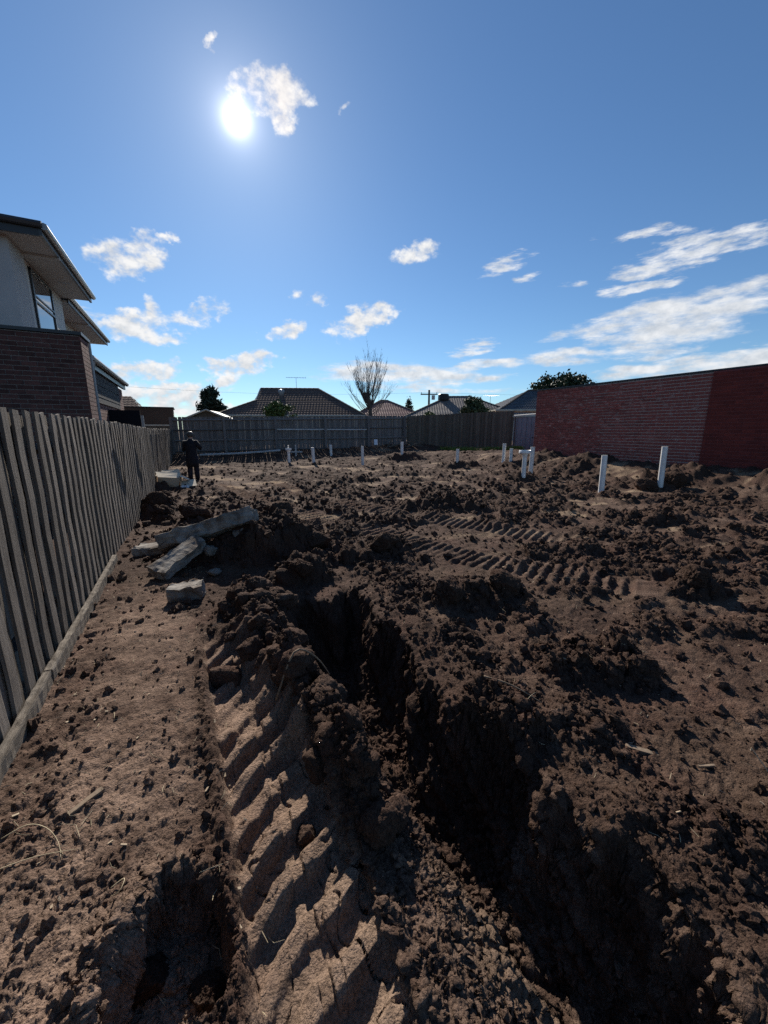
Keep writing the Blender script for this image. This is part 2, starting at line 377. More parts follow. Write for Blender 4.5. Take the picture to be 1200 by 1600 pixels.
    # --- crawler tracks: cross ridges pressed into the field
    def crawler(pts, wd, per, amp):
        best = np.full_like(z, 9.0); al = np.zeros_like(z); acc = 0.0
        for (p, q_) in zip(pts[:-1], pts[1:]):
            dx, dy = q_[0]-p[0], q_[1]-p[1]; L = math.hypot(dx, dy)
            u_ = np.clip(((x-p[0])*dx+(y-p[1])*dy)/(L*L), 0, 1)
            d = np.hypot(x-p[0]-u_*dx, y-p[1]-u_*dy)
            al = np.where(d < best, acc+u_*L, al); best = np.minimum(best, d); acc += L
        m_ = 1-sm(wd*.85, wd*1.1, best)
        ph = al/per + .12*n2
        rid = .5+.5*np.sin(2*math.pi*ph); rid = rid**1.3
        m_ = m_*(1-.5*sm(.15, .55, noise2(x*1.3, y*1.3, 71)))
        return m_, m_*(amp*rid-.02)
    ms = np.zeros_like(z)
    for pts, wd in ((((-5.2, 12.2), (-3.3, 9.6), (-1.6, 7.6), (.0, 6.0), (1.3, 4.6), (2.6, 3.7)), .27),
                    (((-3.7, 12.6), (-2.2, 10.0), (-.4, 8.0), (1.2, 6.6), (3.0, 5.2)), .27)):
        m_, dz = crawler(pts, wd, .13, .05); z = z*1.0 + dz; ms = np.maximum(ms, m_)
    # --- long smears left by blade and tracks
    sa = x*.55+y*.83; sb = x*.83-y*.55
    smear = noise2(sa*.5, sb*3.2, 73) + .5*noise2(sa*.9+5, sb*8.0, 74)
    z += .016*smear*churn*(1-hm)
    # --- crumbs and clods at several sizes
    rough = np.clip(.30 + .9*pile + .8*spoil + .5*tren, 0, 1.3)*(1-.85*on)*(1-.75*ms)
    rough = np.where(path > .5, np.minimum(rough, .17 + .25*sm(-.5, -.9, t)), rough) + .22*path*np.clip(n3+n1-.05, 0, 1)
    rough = rough*(1-.2*hole) + .45*np.exp(-((hr-1.0)/.3)**2)*(1-on)
    if detail:
        big_ = np.clip(.35 + hm + spoil, 0, 1); z += lod(.34)*.34*.30*big_*rough*rough*domes(wx, wy, .34, 81, .4) + lod(.2)*.16*spoil*domes(wx, wy, .2, 86, .75)
        z += lod(.16)*.16*.55*(.3+.7*big_)*(1+1.0*sm(5, 9, r))*rough*domes(wx, wy, .16, 82, .5)
        z += lod(.075)*.075*.75*(.6+.4*big_)*(1+.8*sm(4, 7, r))*(.04+rough)*domes(wx, wy, .075, 83, .6)
        z += lod(.034)*.034*.85*(.22+.85*rough)*domes(wx, wy, .034, 84, .65)*(1-.93*on)
        z += lod(.016)*.016*(.75+.5*rough)*domes(wx, wy, .016, 85, .7)*(1-.85*on)
        z += lod(.25)*.02*rough*fbm(x, y, 4.0, 2, 91) + lod(.06)*.012*(.35+rough)*fbm(x, y, 15.0, 3, 92)*(1-.55*on)
        # drying cracks in the pressed tyre track
        cr = np.abs(noise2(x*6.5+.3*n2, y*6.5, 95)); z += -.018*lod(.03)*on*(1-sm(.0, .03, cr))
    dry = .15 + .50*path*(.75+.5*n3+.25*n2)*(1-.4*sm(-.6, -.9, t)) + .48*on + (.05+.08*sm(4, 9, r))*(1-pile)*churn*(1-spoil) - .1*spoil - .15*hm + .1*ms + .25*hole
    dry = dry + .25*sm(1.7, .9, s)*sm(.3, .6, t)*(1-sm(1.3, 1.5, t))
    dry = dry*(1-.25*np.clip(tren, 0, 1))
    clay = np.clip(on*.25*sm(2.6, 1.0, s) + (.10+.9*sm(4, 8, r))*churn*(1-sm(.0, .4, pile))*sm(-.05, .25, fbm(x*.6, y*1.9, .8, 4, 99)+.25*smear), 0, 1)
    lit_l = sm(tl-.3, tl, t)*(1-sm(tl, tl+.25, t))*sm(1.3, .7, s); clay = np.clip(clay + .5*lit_l, 0, 1)  # left trench slope: its sunlit look is put into the clay tone
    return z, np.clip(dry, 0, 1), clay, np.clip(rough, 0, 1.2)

def build_ground():
    th = []                                          # directions: fine where the site lies open, coarse behind
    a = -math.pi
    while a < math.pi-1e-6:
        th.append(a); f = abs(a+.02)
        a += .0026 if f < 1.02 else (.006 if f < 1.25 else .03)
    th = np.array(th); rr = [.04]
    while rr[-1] < 36:
        rr.append(rr[-1] + max(.0055, rr[-1]*.0048))
    while rr[-1] < 3500: rr.append(rr[-1]*1.16)
    rr = np.array(rr); nr, nt_ = len(rr), len(th)
    A, B = np.meshgrid(rr, th, indexing='ij')
    X = (A*np.sin(B)).ravel(); Y = (A*np.cos(B)).ravel()
    sp = np.maximum(.0046*A.ravel(), .004)
    Z, dry, clay, rough = terrain(X, Y, sp)
    # outside the site the ground is calm and slightly lower than the fence foot
    far = sm(30, 40, A.ravel()); Z = Z*(1-far) + .2*far
    Zg = Z.reshape(nr, nt_); Xg = X.reshape(nr, nt_); Yg = Y.reshape(nr, nt_)
    # ragged overhang on steep faces: push along the surface normal
    dxr, dyr, dzr = (np.gradient(g, axis=0) for g in (Xg, Yg, Zg))
    roll = lambda g: (np.roll(g, -1, 1)-np.roll(g, 1, 1))*.5
    dxt, dyt, dzt = roll(Xg), roll(Yg), roll(Zg)
    nx = dyt*dzr-dzt*dyr; ny = dzt*dxr-dxt*dzr; nz = dxt*dyr-dyt*dxr
    L = np.sqrt(nx*nx+ny*ny+nz*nz)+1e-12; sg = np.sign(nz); nx, ny, nz = nx*sg/L, ny*sg/L, np.abs(nz)/L
    S_ = Xg*UX+Yg*UY; T_ = Xg*UY-Yg*UX; steep = sm(.85, .45, nz)*(A < 6)*np.where((T_ > -.06) & (T_ < .44) & (S_ < 3.2), .2, 1.0)
    q1 = noise2(Xg*14+Zg*11, Yg*14-Zg*13, 101); q2 = noise2(Xg*37-Zg*31, Yg*37+Zg*29, 102)
    q0 = noise2(Xg*5+Zg*4, Yg*5-Zg*5, 103); amt = steep*(.05*q0+.04*q1+.02*q2)
    Xg = Xg+nx*amt; Yg = Yg+ny*amt; Zg = Zg+nz*amt*.6
    V = np.stack([Xg.ravel(), Yg.ravel(), Zg.ravel()], 1)
    i = np.arange(nr-1)[:, None]; j = np.arange(nt_)[None, :]; j2 = (j+1) % nt_
    F = np.stack([(i*nt_+j), (i*nt_+j2), ((i+1)*nt_+j2), ((i+1)*nt_+j)], -1).reshape(-1, 4)[:, ::-1]
    c = len(V); V = np.vstack([V, [[0, 0, float(Z[:nt_].mean())]]])
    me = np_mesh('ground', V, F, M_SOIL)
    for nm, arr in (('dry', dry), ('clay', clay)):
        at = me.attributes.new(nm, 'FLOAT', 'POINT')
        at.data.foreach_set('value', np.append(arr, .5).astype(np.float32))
    o = link('ground', me); tag(o, kind='structure')
    print('ground', len(F))
    return o
build_ground()
def ground_z(x, y):
    a = terrain(np.array([float(x)]), np.array([float(y)]), np.array([.02]), True); return float(a[0][0])
def ground_smooth(x, y):
    a = terrain(np.array([float(x)]), np.array([float(y)]), np.array([.02]), False); return float(a[0][0])

# ================================================================== materials for things
M_PALE = mat('weathered_paling', (.235, .205, .178), .9, scale=3.0, col2=(.095, .08, .068), stretch=(14, 14, 1.0), bump=.6, bscale=16, obj_rand=.28, spec=.15)
M_PALE2 = mat('grey_paling', (.215, .20, .19), .9, scale=3.0, col2=(.12, .11, .105), stretch=(14, 14, 1.0), bump=.5, bscale=16, obj_rand=.25, spec=.15)
M_PALE3 = mat('brown_paling', (.17, .145, .115), .9, scale=3.0, col2=(.09, .075, .06), stretch=(14, 14, 1.0), bump=.5, bscale=16, obj_rand=.25, spec=.15)
M_SLEEPER = mat('weathered_plinth', (.27, .235, .195), .92, scale=4.0, col2=(.10, .083, .067), stretch=(10, 1.2, 10), bump=1.0, bscale=22, spec=.1)
M_PLANK = mat('pale_plank', (.55, .55, .54), .7, var=.3, scale=5, stretch=(1, 1, 1))
M_PVC = mat('white_pvc', (.80, .80, .78), .35, scale=9, col2=(.62, .60, .56), bump=.1, spec=.5, obj_rand=.05)
M_CONC = mat('broken_concrete', (.36, .335, .30), .95, scale=6, col2=(.10, .075, .058), bump=1.0, bscale=26, spec=.1, detail=9)
M_DKBRICK = mat('dark_brick', (.125, .052, .043), .85, scale=9, col2=(.06, .029, .027), bump=.5, bscale=50, obj_rand=.35, island=.25)
M_DKMORT = mat('dark_mortar', (.24, .20, .185), .95, scale=12, var=.3, bump=.4)
M_RDBRICK = mat('red_painted_brick', (.22, .038, .027), .85, scale=3, col2=(.13, .026, .021), bump=.5, bscale=45, obj_rand=.15, island=.15)
M_LTBRICK = mat('brown_brick', (.24, .12, .095), .85, scale=9, col2=(.14, .07, .06), bump=.4, bscale=50, island=.3)
M_RENDER = mat('grey_render', (.40, .385, .38), .9, scale=2, var=.12, bump=.15, bscale=90)
M_RENDER2 = mat('pale_render', (.60, .585, .56), .9, scale=2, var=.1, bump=.15, bscale=90)
M_SOFFIT = mat('soffit_sheet', (.47, .455, .43), .7, scale=2, var=.08)
M_DARK = mat('charcoal_metal', (.028, .03, .034), .45, scale=4, var=.3, spec=.4)
M_FASCIA = mat('charcoal_fascia', (.04, .043, .048), .4, scale=3, var=.3, spec=.5)
M_GREYMET = mat('grey_downpipe', (.30, .31, .32), .4, scale=3, var=.15, spec=.5)
M_TIMBERDK = mat('dark_cladding', (.05, .05, .052), .8, scale=3, var=.4, stretch=(1, 1, 12), bump=.3)
M_SCREEN = mat('black_screen', (.018, .019, .025), .95, scale=2, var=.3, spec=.05)
M_BROWNBOX = mat('brown_sheet', (.085, .055, .042), .7, scale=2, var=.2)
M_SHED = mat('blue_grey_sheet', (.23, .27, .31), .5, scale=3, var=.3, stretch=(1, 1, .4), metal=.15)
M_TILE = mat('dark_roof_tile', (.17, .12, .10), .95, scale=7, col2=(.10, .072, .062), bump=.4, bscale=30, spec=.1)
M_TILER = mat('red_roof_tile', (.34, .17, .14), .7, scale=6, col2=(.20, .10, .09), bump=.4, bscale=30)
M_TILEG = mat('grey_roof_tile', (.22, .19, .175), .7, scale=6, col2=(.12, .105, .10), bump=.4, bscale=30)
M_ROOFMET = mat('slate_roof', (.085, .09, .10), .5, scale=4, var=.3)
M_RIDGE = mat('ridge_tile', (.075, .06, .055), .75, scale=9, var=.4)
M_CREAM = mat('cream_wall', (.52, .47, .38), .85, scale=3, var=.2)
M_GUTTER = mat('pale_gutter', (.55, .52, .44), .5, scale=4, var=.25)
M_COAT = mat('black_coat', (.012, .013, .020), .85, scale=20, var=.3, bump=.3)
M_TROUSER = mat('navy_trousers', (.016, .017, .030), .85, scale=20, var=.3, bump=.3)
M_SKIN = mat('skin', (.42, .26, .19), .6, scale=10, var=.1)
M_HAIR = mat('grey_hair', (.07, .065, .06), .5, scale=60, var=.5, bump=.5, bscale=120)
M_SHOE = mat('dark_shoes', (.02, .018, .02), .6, scale=20, var=.3)
M_CARD = mat('cardboard', (.52, .38, .25), .85, scale=6, var=.2, bump=.2)
M_CARDPALE = mat('pale_cardboard', (.70, .60, .46), .85, scale=4, var=.15)  # paler cardboard, used for the flaps
M_BLACK = mat('black_plastic', (.015, .015, .016), .5, scale=8, var=.2)
M_STRAW = mat('dry_straw', (.52, .43, .28), .8, scale=30, var=.4, island=.35)
M_TWIG = mat('root_bark', (.26, .19, .13), .85, scale=20, var=.4, bump=.4)
M_CHIP = mat('pale_woodchip', (.46, .36, .25), .85, scale=25, var=.4, bump=.4)
M_GRASS = mat('bright_grass', (.19, .26, .045), .7, scale=3, col2=(.10, .16, .03), island=.4)
M_TAPE = mat('faded_blue_plastic', (.20, .24, .29), .5, scale=12, var=.4)
M_WHITE = mat('white_card', (.8, .82, .86), .6, scale=6, var=.08)
M_WIRE = mat('black_cable', (.03, .03, .03), .6, scale=5, var=.1)
M_POLE = mat('timber_pole', (.11, .09, .075), .9, scale=5, var=.4, stretch=(8, 8, 1))
def glass_mat():
    m = bpy.data.materials.new('window_glass'); m.use_nodes = True; b = m.node_tree.nodes['Principled BSDF']
    n = NT(m.node_tree)
    c = n.mix(n.mr(n.noise(n.n('ShaderNodeTexCoord').outputs['Object'], 1.5, 2, .5).outputs[0], .3, .7), (.03, .035, .04), (.05, .055, .06))
    m.node_tree.links.new(c, b.inputs['Base Color'])
    b.inputs['Roughness'].default_value = .03; b.inputs['Specular IOR Level'].default_value = 1.0; b.inputs['Metallic'].default_value = .0
    b.inputs['IOR'].default_value = 2.2
    return m
M_GLASS = glass_mat()
def mortar_mat():
    """old wall: red paint worn off the joints, more so towards the newer section"""
    m = bpy.data.materials.new('worn_red_mortar'); m.use_nodes = True; n = NT(m.node_tree); b = m.node_tree.nodes['Principled BSDF']
    co = n.n('ShaderNodeTexCoord').outputs['Object']; sp_ = n.n('ShaderNodeSeparateXYZ'); n.put(sp_.inputs[0], co)
    along = n.mr(sp_.outputs[1], 4.8, -1.0, .05, .5)            # wear grows along the wall
    nz = n.noise(n.vm('MULTIPLY', co, (1, .6, 1.6)), 1.6, 6, .65).outputs[0]
    nf = n.noise(n.vm('MULTIPLY', co, (1, 1, 2.0)), 9.0, 4, .6).outputs[0]
    wear = n.mr(n.m('ADD', n.m('ADD', nz, along), n.m('MULTIPLY', n.m('SUBTRACT', nf, .5), .7)), .62, .85, 0, 1, True)
    wear = n.m('MULTIPLY', wear, n.mr(sp_.outputs[1], -.76, -.72, 0, 1))
    c = n.mix(wear, (.19, .05, .046), (.45, .37, .33))
    m.node_tree.links.new(c, b.inputs['Base Color']); b.inputs['Roughness'].default_value = .9
    return m
M_WORN = mortar_mat()
def flaked_brick():
    m = bpy.data.materials.new('flaked_red_brick'); m.use_nodes = True; n = NT(m.node_tree); b = m.node_tree.nodes['Principled BSDF']
    pos = n.n('ShaderNodeNewGeometry').outputs['Position']
    f = n.mr(n.noise(n.vm('MULTIPLY', pos, (1, 1, 2.2)), 6.0, 6, .7).outputs[0], .53, .69, 0, .7, True)
    c = n.mix(n.noise(pos, 2.0, 4, .6).outputs[0], (.33, .080, .060), (.20, .055, .046))
    c = n.mix(f, c, (.40, .29, .25))
    ri = n.n('ShaderNodeNewGeometry').outputs['Random Per Island']
    c = n.mix(1.0, c, n.comb(*[n.mr(ri, 0, 1, .75, 1.2)]*3), 'MULTIPLY')
    m.node_tree.links.new(c, b.inputs['Base Color']); b.inputs['Roughness'].default_value = .85
    return m
M_FLAKED = flaked_brick()

# ================================================================== paling fences
def paling_meshes(name, w_, th_, h, mt, nvar=6, seed=1):
    rnd = random.Random(seed); out = []
    for k in range(nvar):
        bm = bmesh.new(); nz = 7
        dx = [rnd.uniform(-.004, .004) for _ in range(nz)]; dy = [rnd.uniform(-.006, .006) for _ in range(nz)]
        ww = w_*rnd.uniform(.93, 1.05); rings = []
        for i in range(nz):
            z = h*i/(nz-1); tilt = rnd.uniform(-.008, .008) if i == nz-1 else 0
            rings.append([bm.verts.new((dx[i]+sx*ww/2, dy[i]+sy*th_/2, z + (tilt*sx if i == nz-1 else 0))) for sx, sy in ((-1, -1), (1, -1), (1, 1), (-1, 1))])
        for a, b in zip(rings[:-1], rings[1:]):
            for j in range(4): bm.faces.new((a[j], a[(j+1) % 4], b[(j+1) % 4], b[j]))
        bm.faces.new(rings[0][::-1]); bm.faces.new(rings[-1])
        me = bpy.data.meshes.new(name); bm.to_mesh(me); bm.free(); me.materials.append(mt); out.append(me)
    return out

# --- left fence, palings towards us
rnd = random.Random(11)
def left_t(s):
    xs = (-3, 2.5, 6.2, 12.3, 18, 23); ys = (-1.08, -1.07, -1.06, -.96, -.83, -.72)
    return float(np.interp(s, xs, ys))
lf = empty('paling_fence', W(2.5, -1.07, 0), SITE)
tag(lf, 'long weathered grey timber paling fence with a plinth board and a brick house behind', 'fence')
pm_front = paling_meshes('paling', .098, .018, 1.86, M_PALE, 8, 3)
pm_back = paling_meshes('paling', .150, .016, 1.84, M_PALE, 6, 5)
def lf_local(s, off, z):
    return Vector((left_t(s)+1.07+off, s-2.5, z))
s_ = .35; k = 0
while s_ < 22.6:
    front = k % 2 == 0
    zt = -.05 + .03*math.sin(s_*.35) - .006*max(0, s_-8) + rnd.uniform(-.012, .012)
    lean = R(rnd.uniform(-.35, .35)); tip = 0.0
    if s_ > 13: lean += R(rnd.uniform(-1.2, 2.0))
    if 7.6 < s_ < 7.75 or 9.9 < s_ < 10.0: lean += R(4)
    me = (pm_front if front else pm_back)[rnd.randrange(6)]
    o = link('paling', me, lf, lf_local(s_, .028 if front else .000, zt + (.0 if front else -.01)), (0, 0, 0))
    o.rotation_euler = (lean, R(rnd.uniform(-.9, .5)), R(90)+R(rnd.uniform(-.8, .8)))
    k += 1; s_ += .101 + rnd.uniform(-.004, .004)
for zr in (.35, .95, 1.55):
    m = MB()
    for a, b in zip((.3, 6.2, 12.3, 18), (6.2, 12.3, 18, 22.7)):
        m.tube([lf_local(a, -.05, zr), lf_local(b, -.05, zr)], .045, 4)
    m.build('rail', M_PALE2, lf)
for i in range(9):
    p = lf_local(.6+2.7*i, -.14, -.3); MB().box((p.x-.06, p.y-.05, -.4), (p.x+.06, p.y+.05, 1.7)).build('post', M_PALE2, lf)
# plinth board along the foot: rough sleeper, in lengths
def rough_beam(pts, wd, ht, seed, mt, name, parent, jit=.006):
    rd = random.Random(seed); bm = bmesh.new(); rings = []
    n_ = len(pts)
    for i, p in enumerate(pts):
        d = (pts[min(i+1, n_-1)]-pts[max(i-1, 0)]).normalized(); a = Vector((d.y, -d.x, 0))
        ring = []
        for (u_, v_) in ((-.5, -.5), (.5, -.5), (.5, .42), (.42, .5), (-.42, .5), (-.5, .42)):
            ring.append(bm.verts.new(p + a*(u_*wd+rd.uniform(-jit, jit)) + Vector((0, 0, v_*ht+rd.uniform(-jit, jit)))))
        rings.append(ring)
    for a, b in zip(rings[:-1], rings[1:]):
        for j in range(6): bm.faces.new((a[j], a[(j+1) % 6], b[(j+1) % 6], b[j]))
    bm.faces.new(rings[0][::-1]); bm.faces.new(rings[-1]); bmesh.ops.recalc_face_normals(bm, faces=bm.faces)
    me = bpy.data.meshes.new(name); bm.to_mesh(me); bm.free(); me.materials.append(mt)
    return link(name, me, parent)
for a, b, sd in ((.2, 3.1, 1), (3.12, 5.9, 2)):
    n_ = int((b-a)/.05)
    pts = [lf_local(a+(b-a)*i/n_, .075, .02+.006*math.sin(i*.11+sd)) for i in range(n_+1)]
    rough_beam(pts, .05, .15, sd, M_SLEEPER, 'plinth_board', lf, .004)

# --- back fence, rails towards us
def fence_line(name, A, B, zA, zB, hA, hB, pw, mt, label, side, rails=True, posts=(), pitch=.1, seed=2, lap=False):
    A = Vector(A); B = Vector(B); d = (B-A); L = d.length; ang = math.atan2(d.y, d.x)
    root = empty(name, (A.x, A.y, zA), ang); tag(root, label, 'fence')
    rd = random.Random(seed); h0 = max(hA, hB); mesh = paling_meshes('paling', pw, .015, h0, mt, 6, seed)
    x = pw/2; i = 0
    while x < L-pw/4:
        f = x/L; h = hA+(hB-hA)*f + rd.uniform(-.012, .012)
        yo = 0 if not lap else (-.011*side if i % 2 else .011*side)
        o = link('paling', mesh[rd.randrange(6)], root, (x, yo, (zB-zA)*f - (.0)), (R(rd.uniform(-.3, .3)), R(rd.uniform(-.7, .7)), 0), (1, 1, h/h0))
        x += pitch; i += 1
    if rails:
        for fr in rails:
            m = MB(); z0 = hA*fr; z1 = (zB-zA)+hB*fr
            m.tube([(0, -.055*side, z0), (L, -.055*side, z1)], [.042, .042], 4); m.build('rail', mt, root)
        for px in posts:
            f = px/L; m = MB(); zb = (zB-zA)*f
            m.box((px-.06, -.15*side-.055, zb-.3), (px+.06, -.15*side+.045, zb+(hA+(hB-hA)*f)*.97)); m.build('post', mt, root)
    return root, L, ang
bf, BL, bang = fence_line('boundary_fence', FA, FB, .42, .50, 1.92, 2.05, .097, M_PALE2,
    'tall grey paling fence across the back with its rails and posts facing the site', 1, rails=(.10, .38, .66, .92), posts=(.1, 2.6, 5.2, 7.9, 10.4, 12.6), pitch=.1, seed=4)
# pale plank nailed along the middle rail
MB().box((5.25, -.135, 1.28), (10.3, -.102, 1.35)).build('rail_plank', M_PLANK, bf)
rf, _, _ = fence_line('side_fence', (1.42, 23.65), (7.15, 21.9), .52, .72, 2.0, 2.02, .12, M_PALE3,
    'brown-grey paling fence between the back fence and the blue-grey shed', 1, rails=False, pitch=.1, seed=9, lap=True)
MB().box((-.06, .1, -.2), (.06, .2, 2.0)).build('post', M_PALE3, rf)

# ================================================================== red brick wall (end wall of a low building on the right)
WT = 11.8
rw = empty('red_brick_building', W(6.0, WT, 0), SITE)      # local x = outwards (t), y = along the wall (s)
tag(rw, 'long low red painted brick building with worn light joints and a newer plain end', 'building')
Y0, Y1, YS = -5.5, 4.72, -.74                              # near end, far corner, seam between two builds
MB().box((.012, YS, -.3), (.25, Y1, 3.10)).build('wall', M_WORN, rw)
MB().box((-.012, Y0, -.3), (.25, YS-.004, 3.12)).build('wall', M_WORN, rw)
MB().box((.25, Y1-.24, -.3), (6.0, Y1, 3.08)).build('wall', M_RDBRICK, rw)
MB().box((-.02, Y0, 3.13), (.30, Y1+.02, 3.165)).build('coping', M_FASCIA, rw)
MB().add([(.28, Y0, 3.06), (.28, Y1-.1, 3.06), (6.0, Y1-.1, 3.02), (6.0, Y0, 3.02)], ((0, 1, 2, 3),)).build('roof', M_DARK, rw)
def brick_positions(y0, y1, z0, z1, bl=.23, bh=.076, jt=.010, vj=None):
    vj = jt if vj is None else vj
    out = []; row = 0; z = z0
    while z + bh <= z1+1e-6:
        y = y0 - (row % 2)*(bl+vj)/2
        while y < y1:
            a = max(y, y0); b = min(y+bl, y1)
            if b-a > .03: out.append((a, b, z))
            y += bl+vj
        z += bh+jt; row += 1
    return out
def brick_mesh(name, l, h, proud, mt):
    c = .004
    me = MB().add([(-proud*.0+.02, 0, 0), (.02, l, 0), (.02, l, h), (.02, 0, h), (-proud, c, c), (-proud, l-c, c), (-proud, l-c, h-c), (-proud, c, h-c)],
                  ((4, 5, 6, 7)[::-1], (0, 1, 5, 4)[::-1], (1, 2, 6, 5)[::-1], (2, 3, 7, 6)[::-1], (3, 0, 4, 7)[::-1])).mesh(name, mt)
    return me
def lay_bricks(parent, cells, x, proud, mt, single, rd, stuff_name):
    """the first `single` cells become bricks of their own, the others one joined part"""
    cache = {}; rest = MB()
    for i, (a, b, z) in enumerate(cells):
        L = round(b-a, 3); pr = proud + rd.uniform(-.0015, .0015)
        if i < single:
            if L not in cache: cache[L] = brick_mesh('brick', L, .076, proud, mt)
            link('brick', cache[L], parent, (x+rd.uniform(-.0015, .0015), a, z))
        else:
            c = .004; h = .076; l = b-a
            vs = [(.02, 0, 0), (.02, l, 0), (.02, l, h), (.02, 0, h), (-pr, c, c), (-pr, l-c, c), (-pr, l-c, h-c), (-pr, c, h-c)]
            rest.add([(x+p[0], a+p[1], z+p[2]) for p in vs], ((7, 6, 5, 4), (4, 5, 1, 0), (5, 6, 2, 1), (6, 7, 3, 2), (7, 4, 0, 3)))
    if rest.v:
        o = rest.build(stuff_name, mt, parent); tag(o, kind='stuff')
cells = [c for c in brick_positions(Y0, YS-.006, .60, 3.11, vj=.004)]
cells.sort(key=lambda c: abs(c[0]+1.9))
lay_bricks(rw, cells, -.012, .005, M_RDBRICK, 150, rnd, 'brickwork')
cells = [c for c in brick_positions(YS+.004, Y1, .60, 3.10, vj=.004)]
cells.sort(key=lambda c: c[0])
lay_bricks(rw, cells, .012, .007, M_FLAKED, 150, rnd, 'brickwork')

# ================================================================== shed of ribbed sheet between fence and red wall
sh = empty('metal_shed', (7.2, 21.85, .4), R(-6)); tag(sh, 'blue-grey ribbed sheet metal shed end between paling fence and red wall', 'shed')
def ribbed(wd, h, mt, name, parent, pitch=.2, dep=.03, x0=0.0, y=0.0, slope=0.0):
    prof = []; x = 0
    while x < wd:
        for dx, dy in ((0, 0), (pitch*.62, 0), (pitch*.70, -dep), (pitch*.92, -dep)):
            if x+dx <= wd: prof.append((x+dx, dy))
        x += pitch
    prof.append((wd, 0))
    vs = []; fs = []
    for (px, py) in prof: vs += [(x0+px, y+py, 0), (x0+px, y+py, h+slope*px)]
    for i in range(len(prof)-1): fs.append((2*i, 2*i+2, 2*i+3, 2*i+1))
    return MB().add(vs, fs).build(name, mt, parent)
ribbed(1.9, 1.98, M_SHED, 'wall', sh, .26, .035, slope=.06)
MB().box((.05, -.03, -.4), (.10, .03, 2.0)).build('post', M_POLE, sh)
MB().add([(-.1, -.12, 2.02), (2.0, -.12, 2.17), (2.0, 2.4, 2.25), (-.1, 2.4, 2.10), (-.1, -.12, 2.08), (2.0, -.12, 2.23), (2.0, 2.4, 2.31), (-.1, 2.4, 2.16)],
         ((3, 2, 1, 0), (4, 5, 6, 7), (0, 1, 5, 4), (1, 2, 6, 5), (2, 3, 7, 6), (3, 0, 4, 7))).build('roof', M_GUTTER, sh)
MB().box((1.02, -.05, .85), (1.07, -.036, .93)).build('latch', M_BLACK, sh)
MB().box((1.50, -.075, .0), (1.54, -.04, 1.6)).build('door_edge', M_DARK, sh)

# ================================================================== two-storey house behind the left fence
hs = empty('two_storey_house', W(9.8, -1.66, 0), SITE)     # local x = t + 1.66, y = s - 9.8
tag(hs, 'two storey house with dark brick ground floor and grey rendered upper floor beyond the fence', 'house')
def hx(t): return t+1.66
def hy(s): return s-9.8
ZP = 3.50
# ground floor brick front (faces us) and its flank
MB().box((-5.0, .012, -.2), (-.012, .75, ZP-.01)).build('wall', M_DKMORT, hs)
cells = [(a, b, z) for (a, b, z) in brick_positions(-4.2, .0, .045, ZP)]
cells.sort(key=lambda c: (c[2] < 1.55, -c[0]))
cache = {}; rest = MB()
for i, (a, b, z) in enumerate(cells):
    L = round(b-a, 3)
    vs = [(0, .03, 0), (L, .03, 0), (L, .03, .076), (0, .03, .076), (.003, -.0, .003), (L-.003, -.0, .003), (L-.003, -.0, .073), (.003, -.0, .073)]
    fs = ((4, 5, 6, 7), (0, 1, 5, 4), (1, 2, 6, 5), (2, 3, 7, 6), (3, 0, 4, 7))
    if i < 290:
        if L not in cache: cache[L] = MB().add(vs, fs).mesh('brick', M_DKBRICK)
        link('brick', cache[L], hs, (a, rnd.uniform(-.002, .002), z))
    else: rest.add([(a+p[0], p[1], z+p[2]) for p in vs], fs)
if rest.v: tag(rest.build('brickwork', M_DKBRICK, hs), kind='stuff')
fl = MB()                                                    # flank bricks, foreshortened
for (a, b, z) in brick_positions(.0, .74, .045, ZP):
    fl.box((-.03, a, z), (.0, b, z+.076))
tag(fl.build('flank_brickwork', M_DKBRICK, hs), kind='stuff')
MB().box((-5.0, -.03, ZP), (.03, .78, ZP+.06)).build('parapet_cap', M_DARK, hs)
# upper floor, first volume: rendered flank with a corner return
tw = hx(-3.24)
MB().box((-7.0, hy(12.75), 2.6), (tw, hy(13.75), 6.08)).build('wall', M_RENDER, hs)
tw2 = hx(-3.36)
MB().box((-7.0, hy(13.76), 2.6), (tw2, hy(17.7), 6.08)).build('wall', M_RENDER2, hs)
# window in the recessed flank
win = MB()
y0, y1, z0, z1 = hy(14.45), hy(16.35), 4.0, 5.98
fr = .075
for lo, hi in (((y0, z0), (y1, z0+fr)), ((y0, z1-fr), (y1, z1)), ((y0, z0), (y0+fr, z1)), ((y1-fr, z0), (y1, z1)), ((y0, 5.13), (y1, 5.13+fr*.8)), ((y0, 5.28), (y1, 5.28+fr*.5))):
    win.box((tw2-.02, lo[0], lo[1]), (tw2+.055, hi[0], hi[1]))
wo_ = win.build('window', M_FASCIA, hs)
MB().box((tw2-.01, y0+.02, z0+.02), (tw2+.022, y1-.02, 5.15)).build('pane', M_GLASS, wo_)
MB().box((tw2-.01, y0+.02, 5.20), (tw2+.030, y1-.02, z1-.02)).build('pane', M_GLASS, wo_)
